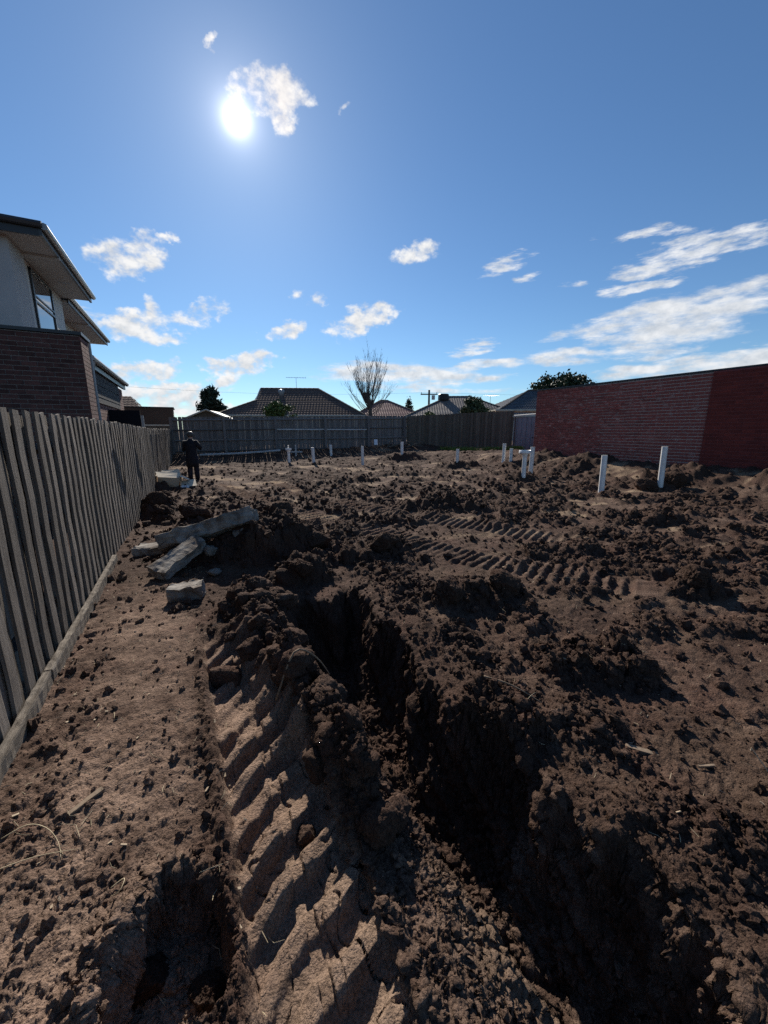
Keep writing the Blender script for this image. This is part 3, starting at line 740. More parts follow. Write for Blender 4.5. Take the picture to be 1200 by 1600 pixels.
# eaves of the first volume
te = hx(-2.48); ye0, ye1 = hy(12.4), hy(17.75)
MB().box((-7.5, ye0+.06, 6.08), (te-.06, hy(13.74), 6.12)).build('soffit', M_SOFFIT, hs)
MB().box((-7.5, hy(13.76), 6.10), (te-.06, ye1-.06, 6.14)).build('soffit', M_SOFFIT, hs)
MB().box((tw, hy(13.70), 6.02), (te-.02, hy(13.80), 6.09)).build('eave_beam', M_SOFFIT, hs)
MB().box((te-.09, ye0, 6.06), (te-.03, ye1, 6.26)).build('fascia', M_FASCIA, hs)
MB().box((-7.5, ye0, 6.04), (te-.09, ye0+.05, 6.30)).build('fascia', M_DARK, hs)
MB().tube([(te+.03, ye0-.05, 6.24), (te+.03, ye1, 6.24)], .075, 8).build('gutter', M_GREYMET, hs)
MB().tube([(-7.5, ye0-.05, 6.27), (te, ye0-.05, 6.27)], .075, 8).build('gutter', M_FASCIA, hs)
MB().add([(te, ye0, 6.28), (te, ye1, 6.28), (-4.5, ye1-2.5, 7.3), (-4.5, ye0+2.5, 7.3), (-7.5, ye0, 6.28), (-7.5, ye1, 6.28)],
         ((0, 1, 2, 3), (4, 0, 3), (1, 5, 2), (5, 4, 3, 2))).build('roof', M_ROOFMET, hs)
MB().box((te-.55, hy(15.9), 6.094), (te-.25, hy(16.0), 6.1)).build('soffit_vent', M_GREYMET, hs)
# second volume, set back
tv = hx(-3.15); yv0, yv1 = hy(17.76), hy(25.4)
MB().box((-7.0, hy(17.72), 2.6), (hx(-3.95), hy(25.0), 6.0)).build('wall', M_RENDER2, hs)
MB().box((-7.0, yv0, 6.0), (tv-.06, yv1, 6.05)).build('soffit', M_SOFFIT, hs)
MB().box((hx(-3.95), hy(20.9), 5.92), (tv-.03, hy(21.0), 5.999)).build('eave_beam', M_SOFFIT, hs)
MB().box((tv-.08, yv0, 5.98), (tv-.03, yv1+.05, 6.2)).build('fascia', M_FASCIA, hs)
MB().tube([(tv+.03, yv0, 6.18), (tv+.03, yv1, 6.18)], .075, 8).build('gutter', M_GREYMET, hs)
MB().add([(tv, yv0, 6.22), (tv, yv1, 6.22), (-4.5, yv1-2.5, 7.2), (-4.5, yv0, 7.2), (-7, yv0, 6.22), (-7, yv1, 6.22)], ((0, 1, 2, 3), (1, 5, 2), (5, 4, 3, 2))).build('roof', M_ROOFMET, hs)
# single-storey wing behind: eave, dark cladding band, brick below
tg = hx(-1.9); yg0, yg1 = hy(12.0), hy(18.4)
MB().box((-3.5, hy(11.8), -.2), (hx(-2.05), hy(18.2), 3.2)).build('wall', M_LTBRICK, hs)
wb = MB()
for (a, b, z) in brick_positions(hy(11.8), hy(18.2), 1.3, 3.2): wb.box((hx(-2.06), a, z), (hx(-2.038), b, z+.076))
tag(wb.build('brickwork', M_LTBRICK, hs), kind='stuff')
for i in range(5):
    MB().box((hx(-2.036), hy(12.0), 2.42+i*.16), (hx(-2.0)+.008*(i % 2), hy(17.0), 2.57+i*.16)).build('cladding_board', M_TIMBERDK, hs)
MB().box((hx(-2.06), hy(14.6), 1.2), (hx(-2.01), hy(15.2), 2.3)).build('window', M_DARK, hs)
MB().box((hx(-2.04), yg0, 3.24), (tg-.06, yg1, 3.28)).build('soffit', M_SOFFIT, hs)
MB().box((tg-.09, yg0, 3.22), (tg-.03, yg1, 3.42)).build('fascia', M_FASCIA, hs)
MB().tube([(tg+.03, yg0, 3.42), (tg+.03, yg1, 3.42)], .07, 8).build('gutter', M_GREYMET, hs)
MB().add([(tg, yg0, 3.46), (tg, yg1, 3.46), (-3.0, yg1, 4.0), (-3.0, yg0, 4.0)], ((0, 1, 2, 3),)).build('roof', M_ROOFMET, hs)
# downpipes
MB().tube([(-.02, .83, ZP+.0), (-.02, .83, 2.6), (-.02, .83, .0)], .045, 8).build('downpipe', M_GREYMET, hs)
MB().tube([(tg+.03, yg0+.12, 3.36), (tg-.02, yg0+.14, 3.1), (hx(-1.94), yg0+.16, 2.9), (hx(-1.94), yg0+.16, .0)], .05, 8).build('downpipe', M_GREYMET, hs)
MB().box((hx(-2.03), hy(15.6), 1.75), (hx(-1.75), hy(16.4), 2.02)).build('air_conditioner', M_GREYMET, hs)

# ---- dark screen and brown garden shed further along the neighbour's side
sc_ = empty('dark_screen', W(14.5, -2.9, .2), SITE); tag(sc_, 'black screen panel standing above the paling fence between it and the brick house', 'screen')
MB().box((0, -.03, 0), (1.68, .03, 2.1)).build('panel', M_SCREEN, sc_)
MB().box((1.69, -.05, .0), (1.76, .05, 1.95)).build('post', M_GREYMET, sc_)
bs = empty('garden_shed', W(24.9, -2.95, .2), SITE); tag(bs, 'brown sheet garden shed beyond the far end of the long fence', 'shed')
MB().box((0, 0, 0), (2.42, 2.2, 2.68)).build('wall', M_BROWNBOX, bs)
MB().box((-.06, -.06, 2.69), (2.48, 2.3, 2.74)).build('roof', M_FASCIA, bs)
MB().box((.8, -.07, 1.72), (2.44, -.03, 1.80)).build('trim', M_GUTTER, bs)
for i in range(15): MB().box((.8+i*.105, -.035, .2), (.8+i*.105+.098, -.012, 1.70)).build('board', M_PALE3, bs)

# ================================================================== tiled roofs of the houses behind
def tile_slope(name, bl, br, tr_, tl_, mt, parent, row=.30, colw=.24, amp=.022):
    """roof plane from corner points (bottom left/right, top right/left): rows of tiles with real steps"""
    bl, br, tr_, tl_ = (Vector(p) for p in (bl, br, tr_, tl_))
    ax = (br-bl).normalized(); up = ((tl_+tr_)/2-(bl+br)/2); up = (up-ax*up.dot(ax)); H_ = up.length; up.normalize()
    nrm = ax.cross(up).normalized()
    xl = lambda f: (tl_-bl).dot(ax)*f; xr = lambda f: (br-bl).length + (tr_-br).dot(ax)*f
    vs = []; fs = []; nr_ = max(1, int(H_/row)); x0 = min(xl(0), xl(1)); x1 = max(xr(0), xr(1)); nc = int((x1-x0)/colw*6)
    for i in range(nr_):
        for (f, lift) in ((i/nr_, .035), ((i+1)/nr_, .0)):
            a, b = xl(f), xr(f)
            for j in range(nc+1):
                x = min(max(x0+(x1-x0)*j/nc, a), b)
                wv_ = amp*abs(math.sin(math.pi*(x-x0)/colw))
                p = bl + ax*x + up*(f*H_) + nrm*(lift+wv_); vs.append(p)
    st_ = nc+1
    for i in range(nr_*2-1):
        for j in range(nc): fs.append((i*st_+j, i*st_+j+1, (i+1)*st_+j+1, (i+1)*st_+j))
    o = MB().add(vs, fs).build(name, mt, parent); tag(o, kind='stuff'); return o
def ridge_row(pts, parent, mt, r=.11):
    m = MB()
    for a, b in zip(pts[:-1], pts[1:]):
        a, b = Vector(a), Vector(b); n_ = max(1, int((b-a).length/.4))
        for i in range(n_):
            m.tube([a+(b-a)*(i/n_), a+(b-a)*((i+1.06)/n_)], [r*1.05, r*.9], 7)
    return m.build('ridge_capping', mt, parent)
def antenna(parent, p, h=1.0, L=1.5, ang=.3, name='antenna'):
    m = MB(); p = Vector(p)
    m.tube([p, p+Vector((0, 0, h))], .018, 5)
    d = Vector((math.cos(ang), math.sin(ang), 0)); e = Vector((-d.y, d.x, 0)); t_ = p+Vector((0, 0, h))
    m.tube([t_-d*L*.5, t_+d*L*.5], .014, 5)
    for i in range(8):
        c = t_+d*L*(-.48+.96*i/7); l = .22+.05*i; m.tube([c-e*l, c+e*l], .009, 4)
    return m.build(name, M_GREYMET, parent)

def hip_house(name, label, loc, rz, w_, dp, ez, rzg, mt, gab=0.0, ridge_mat=M_RIDGE, wall=M_CREAM, hipL=None, hipR=None):
    """hip roof: x along the ridge, y away from us"""
    o = empty(name, loc, rz); tag(o, label, 'house')
    hL = dp/2 if hipL is None else hipL; hR = dp/2 if hipR is None else hipR
    MB().box((.5, .5, 0), (w_-.5, dp-.5, ez-.02)).build('wall', wall, o)
    BL_, BR_, BB, BC = (0, 0, ez), (w_, 0, ez), (w_, dp, ez), (0, dp, ez); RL, RR = (hL, dp/2, rzg), (w_-hR, dp/2, rzg)
    if gab:                                                # gablet at the left end of the ridge
        gz = rzg-gab; f = (gz-ez)/(rzg-ez); gx = hL-gab*.15
        RL = (gx, dp/2, rzg)
        lowL = (gx, dp/2*f, gz)
        tile_slope('roof', BL_, BR_, (w_-hR*f, dp/2*f, gz), (lowL[0], lowL[1], gz), mt, o)
        tile_slope('roof', (gx, dp/2*f, gz), (w_-hR*f, dp/2*f, gz), RR, RL, mt, o)
        tile_slope('roof', BC, BL_, (gx, dp/2*f, gz), (gx, dp-dp/2*f, gz), mt, o)
        MB().quad((gx, dp/2*f, gz), (gx, dp-dp/2*f, gz), (gx, dp/2, rzg)).build('gablet', M_GUTTER, o)
        MB().tube([(gx-.06, dp/2*f, gz), (gx-.06, dp/2, rzg+.02)], .06, 4).build('barge_board', M_GUTTER, o)
        ridge_row([BL_, lowL], o, ridge_mat); ridge_row([RL, RR, BR_], o, ridge_mat)
    else:
        tile_slope('roof', BL_, BR_, RR, RL, mt, o)
        tile_slope('roof', BC, BL_, RL, RL, mt, o)
        ridge_row([BL_, RL, RR, BR_], o, ridge_mat)
    tile_slope('roof', BR_, BB, RR, RR, mt, o)
    tile_slope('roof', BB, BC, RL, RR, mt, o)
    MB().tube([(-.08, -.1, ez-.02), (w_+.08, -.1, ez-.02)], .07, 6).build('gutter', M_GUTTER, o)
    MB().box((0, -.03, ez-.2), (w_, .0, ez-.06)).build('fascia', M_GUTTER, o)
    return o
h1 = hip_house('tiled_house', 'single storey house with dark brown tiled roof and aerial behind the back fence', (-13.4, 31.2, 0), R(4), 11.9, 8.2, 2.85, 5.28, M_TILE, gab=1.15, hipL=3.0, hipR=4.1)
antenna(h1, (5.9, 4.2, 5.2), 1.05, 1.75, .1)
rv = MB().loft([((4.75, 3.1, 4.6), .22, .22), ((4.75, 3.1, 4.86), .24, .24), ((4.75, 3.1, 4.98), .30, .30), ((4.75, 3.1, 5.1), .2, .2), ((4.75, 3.1, 5.14), .06, .06)], 12)
rv.build('roof_vent', M_GREYMET, h1, smooth=True)
h2 = hip_house('red_roof_house', 'house with faded red tiled hip roof behind the bare tree', (-3.4, 38.0, 0), R(8), 8.2, 7.6, 2.8, 4.75, M_TILER, hipL=3.6, hipR=3.9)
h3 = hip_house('grey_roof_house', 'house with grey tiled hip roof carrying a dark rooftop cooler', (2.0, 37.0, 0), R(-3), 11.0, 9.0, 2.95, 5.05, M_TILEG, hipL=4.4, hipR=4.4)
cb = MB().loft([((3.85, 3.7, 4.55), .5, .45), ((3.85, 3.7, 4.75), .56, .5), ((3.85, 3.7, 5.2), .54, .48), ((3.85, 3.7, 5.28), .46, .4)], 8)
cb.build('rooftop_cooler', M_BLACK, h3)
h4 = hip_house('slate_roof_house', 'house with slate grey roof rising behind the brick wall and shed', (9.6, 35.5, 0), R(6), 15.0, 9.0, 2.95, 5.6, M_ROOFMET, hipL=5.5, hipR=4.0)
antenna(h4, (1.0, 3.0, 3.6), 1.35, 1.3, .2)
# low pergola roof with rusty gutter behind the side fence
pg = empty('carport', (8.1, 26.0, 0), R(-2)); tag(pg, 'low flat carport roof with rusty gutter behind the side fence', 'carport')
MB().box((-.8, 0, 2.95), (7.0, 3.0, 3.03)).build('roof', M_GUTTER, pg)
MB().tube([(-.8, -.06, 2.92), (7.0, -.06, 2.92)], .06, 6).build('gutter', mat('rusty_gutter', (.33, .16, .08), .8, scale=3, col2=(.5, .42, .32)), pg)
for x in (-.5, 2.2, 6.6): MB().box((x, .1, 0), (x+.1, .2, 2.95)).build('post', M_POLE, pg)
h5 = empty('gable_shed', (-12.4, 24.2, 0), R(10)); tag(h5, 'small low gable roof showing just above the left end of the back fence', 'shed')
MB().box((.2, .2, 0), (2.7, 3, 2.35)).build('wall', M_PALE3, h5)
MB().quad((.2, .2, 2.35), (2.7, .2, 2.35), (1.45, .2, 2.85)).build('gable', M_PALE3, h5)
MB().add([(0, 0, 2.33), (1.45, 0, 2.93), (1.45, 3.2, 2.93), (0, 3.2, 2.33), (2.9, 0, 2.33), (2.9, 3.2, 2.33)], ((0, 1, 2, 3), (1, 4, 5, 2))).build('roof', M_GUTTER, h5)
MB().tube([(0, -.03, 2.33), (1.45, -.03, 2.93), (2.9, -.03, 2.33)], .05, 4).build('barge_board', M_GUTTER, h5)
h6 = empty('hidden_roof_house', W(30.0, -7.2, 0), SITE); tag(h6, 'dark tiled roof slope just showing behind the brown garden shed', 'house')
MB().box((.4, .4, 0), (4.6, 6, 2.7)).build('wall', M_LTBRICK, h6)
tile_slope('roof', (0, 0, 2.7), (5, 0, 2.7), (4.0, 3, 4.0), (0, 3, 4.0), M_TILE, h6)
tile_slope('roof', (5, 0, 2.7), (5, 6, 2.7), (4.0, 3, 4.0), (4.0, 3, 4.0), M_TILE, h6)
# power pole and wires
pp = empty('power_pole', (5.3, 47.0, 0)); tag(pp, 'timber power pole with cross arm above the grey tiled roof', 'power pole')
MB().tube([(0, 0, 0), (0, 0, 6.3)], [.15, .11], 8).build('pole', M_POLE, pp)
MB().box((-1.0, -.05, 5.75), (1.0, .05, 5.88)).build('cross_arm', M_POLE, pp)
MB().tube([(-.9, 0, 5.88), (-.9, 0, 6.05)], .035, 6).build('insulator', M_BLACK, pp)
MB().tube([(.9, 0, 5.88), (.9, 0, 6.05)], .035, 6).build('insulator', M_BLACK, pp)
MB().tube([(.5, 0, 5.2), (.5, 0, 5.7)], .2, 8).build('transformer', M_GREYMET, pp)
MB().tube([(.9-2*.9*0, 0, 6.02)] + [(-.9-8*i/3, -2.0*i/3, 6.0-.5*math.sin(math.pi*i/12)) for i in range(1, 13)], .007, 4).build('wire', M_WIRE, pp)
MB().tube([(.9, 0, 6.02)] + [(.9+9*i/3, -1.0*i/3, 6.0-.5*math.sin(math.pi*i/12)) for i in range(1, 13)], .007, 4).build('wire', M_WIRE, pp)

# ================================================================== trees
def leaf_mat(name, c1, c2):
    m = mat(name, c1, .6, scale=2.0, col2=c2, island=.45, spec=.3)
    b = m.node_tree.nodes['Principled BSDF']; return m
M_LEAFD = leaf_mat('dark_leaf', (.035, .055, .022), (.018, .032, .015))
M_LEAFC = leaf_mat('citrus_leaf', (.10, .14, .035), (.045, .075, .022))
M_LEAFG = leaf_mat('shrub_leaf', (.075, .10, .045), (.035, .055, .028))
M_LEAFX = leaf_mat('conifer_leaf', (.03, .05, .03), (.015, .028, .018))
M_BARK = mat('bark', (.10, .085, .075), .9, scale=6, var=.45, stretch=(4, 4, 1), bump=.5)
M_BARKG = mat('grey_twigs', (.11, .10, .10), .9, scale=6, var=.4)
def leaves(name, parent, pts, size, mt, seed, flat=.5, long=1.7):
    rd = np.random.RandomState(seed); n_ = len(pts); pts = np.asarray(pts)
    a = rd.normal(size=(n_, 3)); a /= np.linalg.norm(a, axis=1)[:, None]
    b = rd.normal(size=(n_, 3)); b -= a*(a*b).sum(1)[:, None]; b /= np.linalg.norm(b, axis=1)[:, None]
    sz = size*rd.uniform(.6, 1.35, (n_, 1)); c = np.cross(a, b)*sz*.18
    p0 = pts-a*sz*long*.5; p1 = pts+b*sz*.5+c; p2 = pts+a*sz*long*.5; p3 = pts-b*sz*.5+c
    V = np.stack([p0, p1, p2, p3], 1).reshape(-1, 3); F = np.arange(n_*4).reshape(-1, 4)
    return link(name, np_mesh(name, V, F, mt, False), parent)
def crown_points(rd, clumps, n_):
    out = []
    wts = np.array([c[3]*c[4]*c[5] for c in clumps]); wts = wts/wts.sum()
    for c, k in zip(clumps, (wts*n_).astype(int)+1):
        d = rd.normal(size=(k, 3)); d /= np.linalg.norm(d, axis=1)[:, None]
        r_ = rd.uniform(.0, 1.0, (k, 1))**.42
        out.append(np.array(c[:3]) + d*r_*np.array(c[3:6])*(1+.22*rd.normal(size=(k, 1))))
    return np.vstack(out)
def leafy_tree(name, label, cat, loc, trunk_h, clumps, n_, size, mt, seed, trunk_r=.12, limbs=True, long=1.7):
    o = empty(name, loc); tag(o, label, cat); rd = np.random.RandomState(seed); m = MB()
    m.tube([(0, 0, -.2), (.04, .02, trunk_h*.5), (0, 0, trunk_h)], [trunk_r*1.3, trunk_r, trunk_r*.8], 8)
    for c in clumps:
        e = Vector(c[:3]); m.tube([(0, 0, trunk_h*.8), (Vector((0, 0, trunk_h))+e)*.5+Vector((rd.uniform(-.1, .1), 0, .1)), e], [trunk_r*.55, trunk_r*.35, trunk_r*.12], 5)
    m.build('trunk', M_BARK, o, smooth=True)
    leaves('crown', o, crown_points(rd, clumps, n_), size, mt, seed, long=long)
    return o
rdn = np.random.RandomState(5)
def clump_set(w_, d_, z0, z1, k, seed, r=.45, shape='round'):
    rd = np.random.RandomState(seed); out = []
    for i in range(k):
        f = rd.uniform(0, 1); z = z0+(z1-z0)*f
        wd = {'round': math.sqrt(max(.05, 1-(2*f-1)**2)), 'cone': (1-f)*.95+.08, 'bush': math.sqrt(max(.1, 1-f*f))}[shape]
        th = rd.uniform(0, 2*math.pi); rr_ = math.sqrt(rd.uniform(0, 1))*wd
        out.append((rr_*math.cos(th)*w_, rr_*math.sin(th)*d_, z, r*rd.uniform(.7, 1.3), r*rd.uniform(.7, 1.3), r*rd.uniform(.5, .9)))
    return out
leafy_tree('dark_tree', 'dense dark rounded tree rising behind the red brick wall', 'tree', (18.6, 42.0, 0), 3.2,
           clump_set(2.75, 2.7, 4.0, 7.2, 60, 1, .85, 'round'), 12000, .2, M_LEAFD, 1, .25)
leafy_tree('garden_conifer', 'dark shaggy conifer left of the brown tiled house', 'tree', (-14.9, 34.5, 0), 3.8,
           clump_set(.95, .95, 2.5, 5.2, 46, 2, .38, 'round'), 2300, .13, M_LEAFX, 2, .12, long=3.6)
leafy_tree('citrus_bush', 'sunlit leafy citrus tree in front of the brown tiled roof', 'tree', (-6.85, 26.0, 0), 1.6,
           clump_set(1.05, .9, 2.1, 3.35, 26, 3, .36, 'bush'), 3600, .10, M_LEAFC, 3, .07)
leafy_tree('round_shrub', 'bushy grey-green shrub above the side fence', 'shrub', (6.2, 27.6, .2), 1.8,
           clump_set(1.0, .9, 2.2, 3.55, 30, 4, .36, 'bush'), 5200, .07, M_LEAFG, 4, .07, long=3.2)
leafy_tree('column_cypress', 'small narrow dark cypress on the skyline between two roofs', 'tree', (3.3, 53.0, 0), 1.0,
           [(0, 0, 3.0, .6, .6, 1.2), (0, 0, 4.4, .62, .6, 1.0), (0, 0, 5.3, .4, .4, .7)], 1600, .14, M_LEAFX, 6, .1)
leafy_tree('fence_creeper', 'yellow-green leaves poking over the side fence near the corner', 'shrub', (2.75, 24.6, .2), 1.4,
           clump_set(.35, .25, 2.1, 2.55, 8, 8, .2, 'bush'), 420, .09, M_LEAFC, 8, .03)
# bare winter tree with upswept stems
def bare_tree():
    o = empty('bare_tree', (-1.05, 30.0, 0)); tag(o, 'tall leafless tree with many upswept branches above the back fence', 'tree')
    rd = random.Random(12); tr_ = MB(); tw_ = MB()
    tr_.tube([(0, 0, -.1), (.03, 0, 1.5), (0, 0, 3.0), (.02, 0, 3.6)], [.17, .15, .15, .13], 9)
    tr_.tube([(.0, 0, 3.2), (-.12, 0, 3.9), (-.3, 0, 4.25), (-.32, 0, 4.45)], [.13, .17, .2, .16], 8)
    def grow(p, d, L, r_, lv):
        n_ = 5; pts = [p]; q = p.copy(); dd = d.copy()
        for i in range(n_):
            dd = (dd + Vector((rd.uniform(-.08, .08), rd.uniform(-.08, .08), .10))).normalized(); q = q+dd*L/n_; pts.append(q.copy())
        rad = [r_*(1-.75*i/n_) for i in range(n_+1)]
        (tr_ if lv == 0 else tw_).tube(pts, rad, 5 if lv == 0 else 3, caps=False)
        if lv < 3:
            for k in range((9, 6, 3)[lv]):
                i = rd.randint(1, n_); th = rd.uniform(0, 2*math.pi); sp_ = rd.uniform(.3, .65)
                nd = (dd + Vector((math.cos(th)*sp_, math.sin(th)*sp_, .05))).normalized()
                grow(pts[i], nd, L*rd.uniform(.25, .5), max(.005, rad[i]*.42), lv+1)
    for k in range(18):
        a = rd.uniform(-1, 1); grow(Vector((a*.10, 0, 3.1+rd.uniform(0, .5))), Vector((a*.72, rd.uniform(-.3, .3), 1)).normalized(), 2.9-abs(a)*.9, .045, 0)
    for sx in (-1, 1):
        for k in range(4): grow(Vector((sx*.1, 0, 2.6+.2*k)), Vector((sx*.95, rd.uniform(-.3, .3), .75)).normalized(), 2.2, .035, 1)
    tr_.build('trunk', M_BARK, o, smooth=True); tw_.build('crown', M_BARKG, o)
bare_tree()
# grass along the foot of the side fence
def grass(name, label, lines, n_, h, seed):
    rd = np.random.RandomState(seed); V = []; 
    for _ in range(n_):
        (ax_, ay_, bx_, by_, sp_) = lines[rd.randint(len(lines))]; f = rd.uniform()
        x = ax_+(bx_-ax_)*f+rd.normal()*sp_; y = ay_+(by_-ay_)*f+rd.normal()*sp_; z = float(base_height(np.array([x]), np.array([y]))[0])+.05
        th = rd.uniform(0, 6.28); hh = h*rd.uniform(.5, 1.3); dx, dy = math.cos(th)*.012, math.sin(th)*.012; lx, ly = rd.normal(size=2)*hh*.3
        V += [(x-dx, y-dy, z-.03), (x+dx, y+dy, z-.03), (x+dx*.2+lx, y+dy*.2+ly, z+hh), (x-dx*.2+lx, y-dy*.2+ly, z+hh)]
    F = np.arange(len(V)).reshape(-1, 4); o = link(name, np_mesh(name, V, F, M_GRASS, False)); tag(o, label, 'grass', kind='stuff')
grass('grass_strip', 'bright green grass strip at the foot of the side fence', [(3.3, 21.8, 5.1, 21.2, .14), (5.4, 21.1, 7.2, 20.8, .10), (7.15, 21.2, 7.3, 21.0, .12)], 2600, .17, 3)

# ================================================================== PVC stand pipes
from mathutils import noise as mn
def pvc(label, x, y, zt, lean=(0, 0), r=.062, collar=None, extra=None):
    zg = ground_smooth(x, y); o = empty('drain_pipe', (x, y, zg)) if collar else None; tag_ = lambda o: tag(o, label, 'pipe', 'white PVC pipes standing in the soil')
    h = zt-zg; lx, ly = lean
    P0 = Vector((0, 0, -.35)); P1 = Vector((lx*h, ly*h, h)); d = (P1-P0).normalized()
    m = MB(); m.tube([P0, P1], r, 18, caps=False); m.tube([P1, P1-d*.25], r*.9, 18, caps=False)
    k = len(m.v); n_ = 18                                       # rim between outer and inner skin
    m.f += [(n_+i, n_+(i+1) % n_, 2*n_+(i+1) % n_, 2*n_+i) for i in range(n_)]
    if o is None:
        o = m.build('drain_pipe', M_PVC, loc=(x, y, zg)); tag_(o); return o
    tag_(o); m.build('pipe', M_PVC, o)
    if collar:
        c = P1; m = MB(); m.tube([c-d*.16, c-d*.06, c-d*.05, c+d*.0, c+d*.03], [r*1.05, r*1.5, collar, collar, collar*.92], 20, caps=False)
        m.tube([c+d*.03, c-d*.06], [collar*.92, r*.95], 20, caps=False); m.build('collar', M_PVC, o)
    if extra: MB().tube([P1, P1+d*extra], r*.45, 10).build('inner_pipe', M_PVC, o)
    return o
pvc('tallest white pipe, nearest to the seam in the red brick wall', 6.50, 8.96, 1.33, (-.035, 0))
pvc('thick white pipe in front of the worn middle of the red wall', 5.07, 8.86, 1.14, (-.025, 0))
pvc('white pipe with a broad round flange on top', 3.89, 10.69, 1.13, (0, 0), .06, collar=.165)
pvc('plain white pipe directly behind the flanged pipe', 4.53, 11.88, 1.20, (.02, 0), .065)
pvc('white pipe standing alone right of the middle with a heap at its foot', 2.83, 14.91, 1.00, (0, 0))
pvc('white pipe in front of the corner where the two back fences meet', .84, 18.10, 1.18, (0, 0), .07)
pvc('white pipe left of the corner one, below the bare tree', -.90, 16.43, 1.04, (-.02, 0))
pvc('leaning white pipe second from the left group', -3.13, 17.32, .95, (-.08, 0), .075)
pvc('short leaning white pipe close to the back fence, in shade', -2.75, 20.3, .96, (-.07, 0), .07)
pvc('leftmost white pipe with a flared collar and a thinner pipe in it', -4.37, 17.81, .86, (-.02, 0), .065, collar=.14, extra=.16)
pvc('taller of the two pipes before the grass and side fence', 4.49, 14.55, 1.21, (.02, 0))
pvc('shorter of the two pipes before the grass and side fence', 4.70, 14.34, 1.04, (.02, 0))
tc_ = empty('timber_cross', (-4.61, 20.3, base_height(np.array([-4.61]), np.array([20.3]))[0])); tag(tc_, 'pale timber peg with a cross bar standing near the back fence', 'marker')
zt_ = .95-tc_.location.z
MB().box((-.035, -.02, -.3), (.035, .02, zt_)).build('peg', M_PLANK, tc_)
MB().box((-.34, -.045, zt_-.40), (.34, -.021, zt_-.32)).build('cross_bar', M_PLANK, tc_)
lp = MB().tube([(-9.3, 19.55, .47), (-7.4, 20.2, .52), (-5.55, 20.8, .64)], .055, 10).build('fallen_pipe', M_PLANK)
tag(lp, 'long pale pipe lying on the bank along the foot of the back fence', 'pipe')
sg = MB().box((-.10, -.01, 0), (.10, .01, .32)).build('notice_board', M_WHITE, loc=(-.47, 22.7, .86), rot=(R(-12), 0, R(10))); tag(sg, 'small white card leaning against the back fence below the red roof', 'card')
st_o = MB().box((-.04, -.02, -.45), (.04, .02, 0)).build('stake', M_POLE, sg)
dbr = MB()
for (a, b) in (((.95, 22.6, .7), (1.1, 22.9, 1.35)), ((.3, 22.4, .75), (1.6, 22.5, 1.12)), ((.2, 22.6, .7), (.5, 22.7, 1.3)), ((1.3, 22.3, .75), (2.2, 22.5, 1.05))):
    dbr.tube([a, b], [.05, .035], 6)
tag(dbr.build('timber_offcuts', M_PALE3), 'grey timber offcuts heaped in the back fence corner', 'timber')

# ================================================================== broken concrete
def chunk_mesh(name, L, Wd, T, seed, mt, jag=.05, cuts=7, taper=0.0):
    bm = bmesh.new(); bmesh.ops.create_cube(bm, size=1.0)
    bmesh.ops.subdivide_edges(bm, edges=bm.edges[:], cuts=cuts, use_grid_fill=True)
    off = Vector((seed*3.1, seed*1.7, seed*.9))
    for v in bm.verts:
        p = v.co.copy(); q = Vector((p.x*L, p.y*Wd, p.z*T))
        ed = max(abs(p.x), abs(p.y))*2
        rr_ = (abs(p.x*2)**4+abs(p.y*2)**4)**.25                      # round the outline a little
        if rr_ > .8: q.x *= 1-.10*(rr_-.8)*2; q.y *= 1-.16*(rr_-.8)*2
        q.y *= 1-taper*(p.x+.5)
        n_ = mn.noise_vector(q*5+off)*jag*.5 + mn.noise_vector(q*13+off)*jag*.35 + mn.noise_vector(q*35+off)*jag*.16
        n_.z *= .4+.5*(ed > .9)
        v.co = q+n_
    me = bpy.data.meshes.new(name); bm.to_mesh(me); bm.free(); me.materials.append(mt)
    return me
def aim(p0, p1, roll=0.0):
    d = (Vector(p1)-Vector(p0)).normalized(); q = d.to_track_quat('X', 'Z')
    return (q @ Euler((roll, 0, 0)).to_quaternion()).to_euler()
def slab(label, p0, p1, wd, th_, seed, roll=0.0, jag=.05, taper=0.0, mt=None, name='concrete_slab'):
    p0, p1 = Vector(p0), Vector(p1); o = link(name, chunk_mesh(name, (p1-p0).length, wd, th_, seed, mt or M_CONC, jag, 14 if (p1-p0).length > .5 else 8, taper), None, (p0+p1)/2, aim(p0, p1, roll))
    tag(o, label, 'concrete', 'broken concrete on the soil heap'); return o
slab('long bluish grey concrete slab lying aslant on top of the soil heap', (-2.98, 4.95, .20), (-1.74, 5.10, .57), .36, .19, 1, roll=R(-25), jag=.11)
slab('pitted concrete slab leaning on the heap below the long slab', (-2.64, 4.18, .06), (-2.36, 4.78, .31), .30, .12, 2, roll=R(12), jag=.055, taper=.3)
slab('square concrete block at the low left end of the long slab', (-3.45, 5.12, .03), (-3.06, 5.2, .06), .32, .17, 3, jag=.08)
slab('lone concrete chunk lying in front of the heap', (-2.24, 3.72, .035), (-1.88, 3.78, .055), .24, .15, 4, jag=.09)
slab('muddy concrete lump under the right end of the long slab', (-2.05, 5.05, .30), (-1.75, 5.15, .36), .3, .16, 7, jag=.09, name='concrete_rubble')

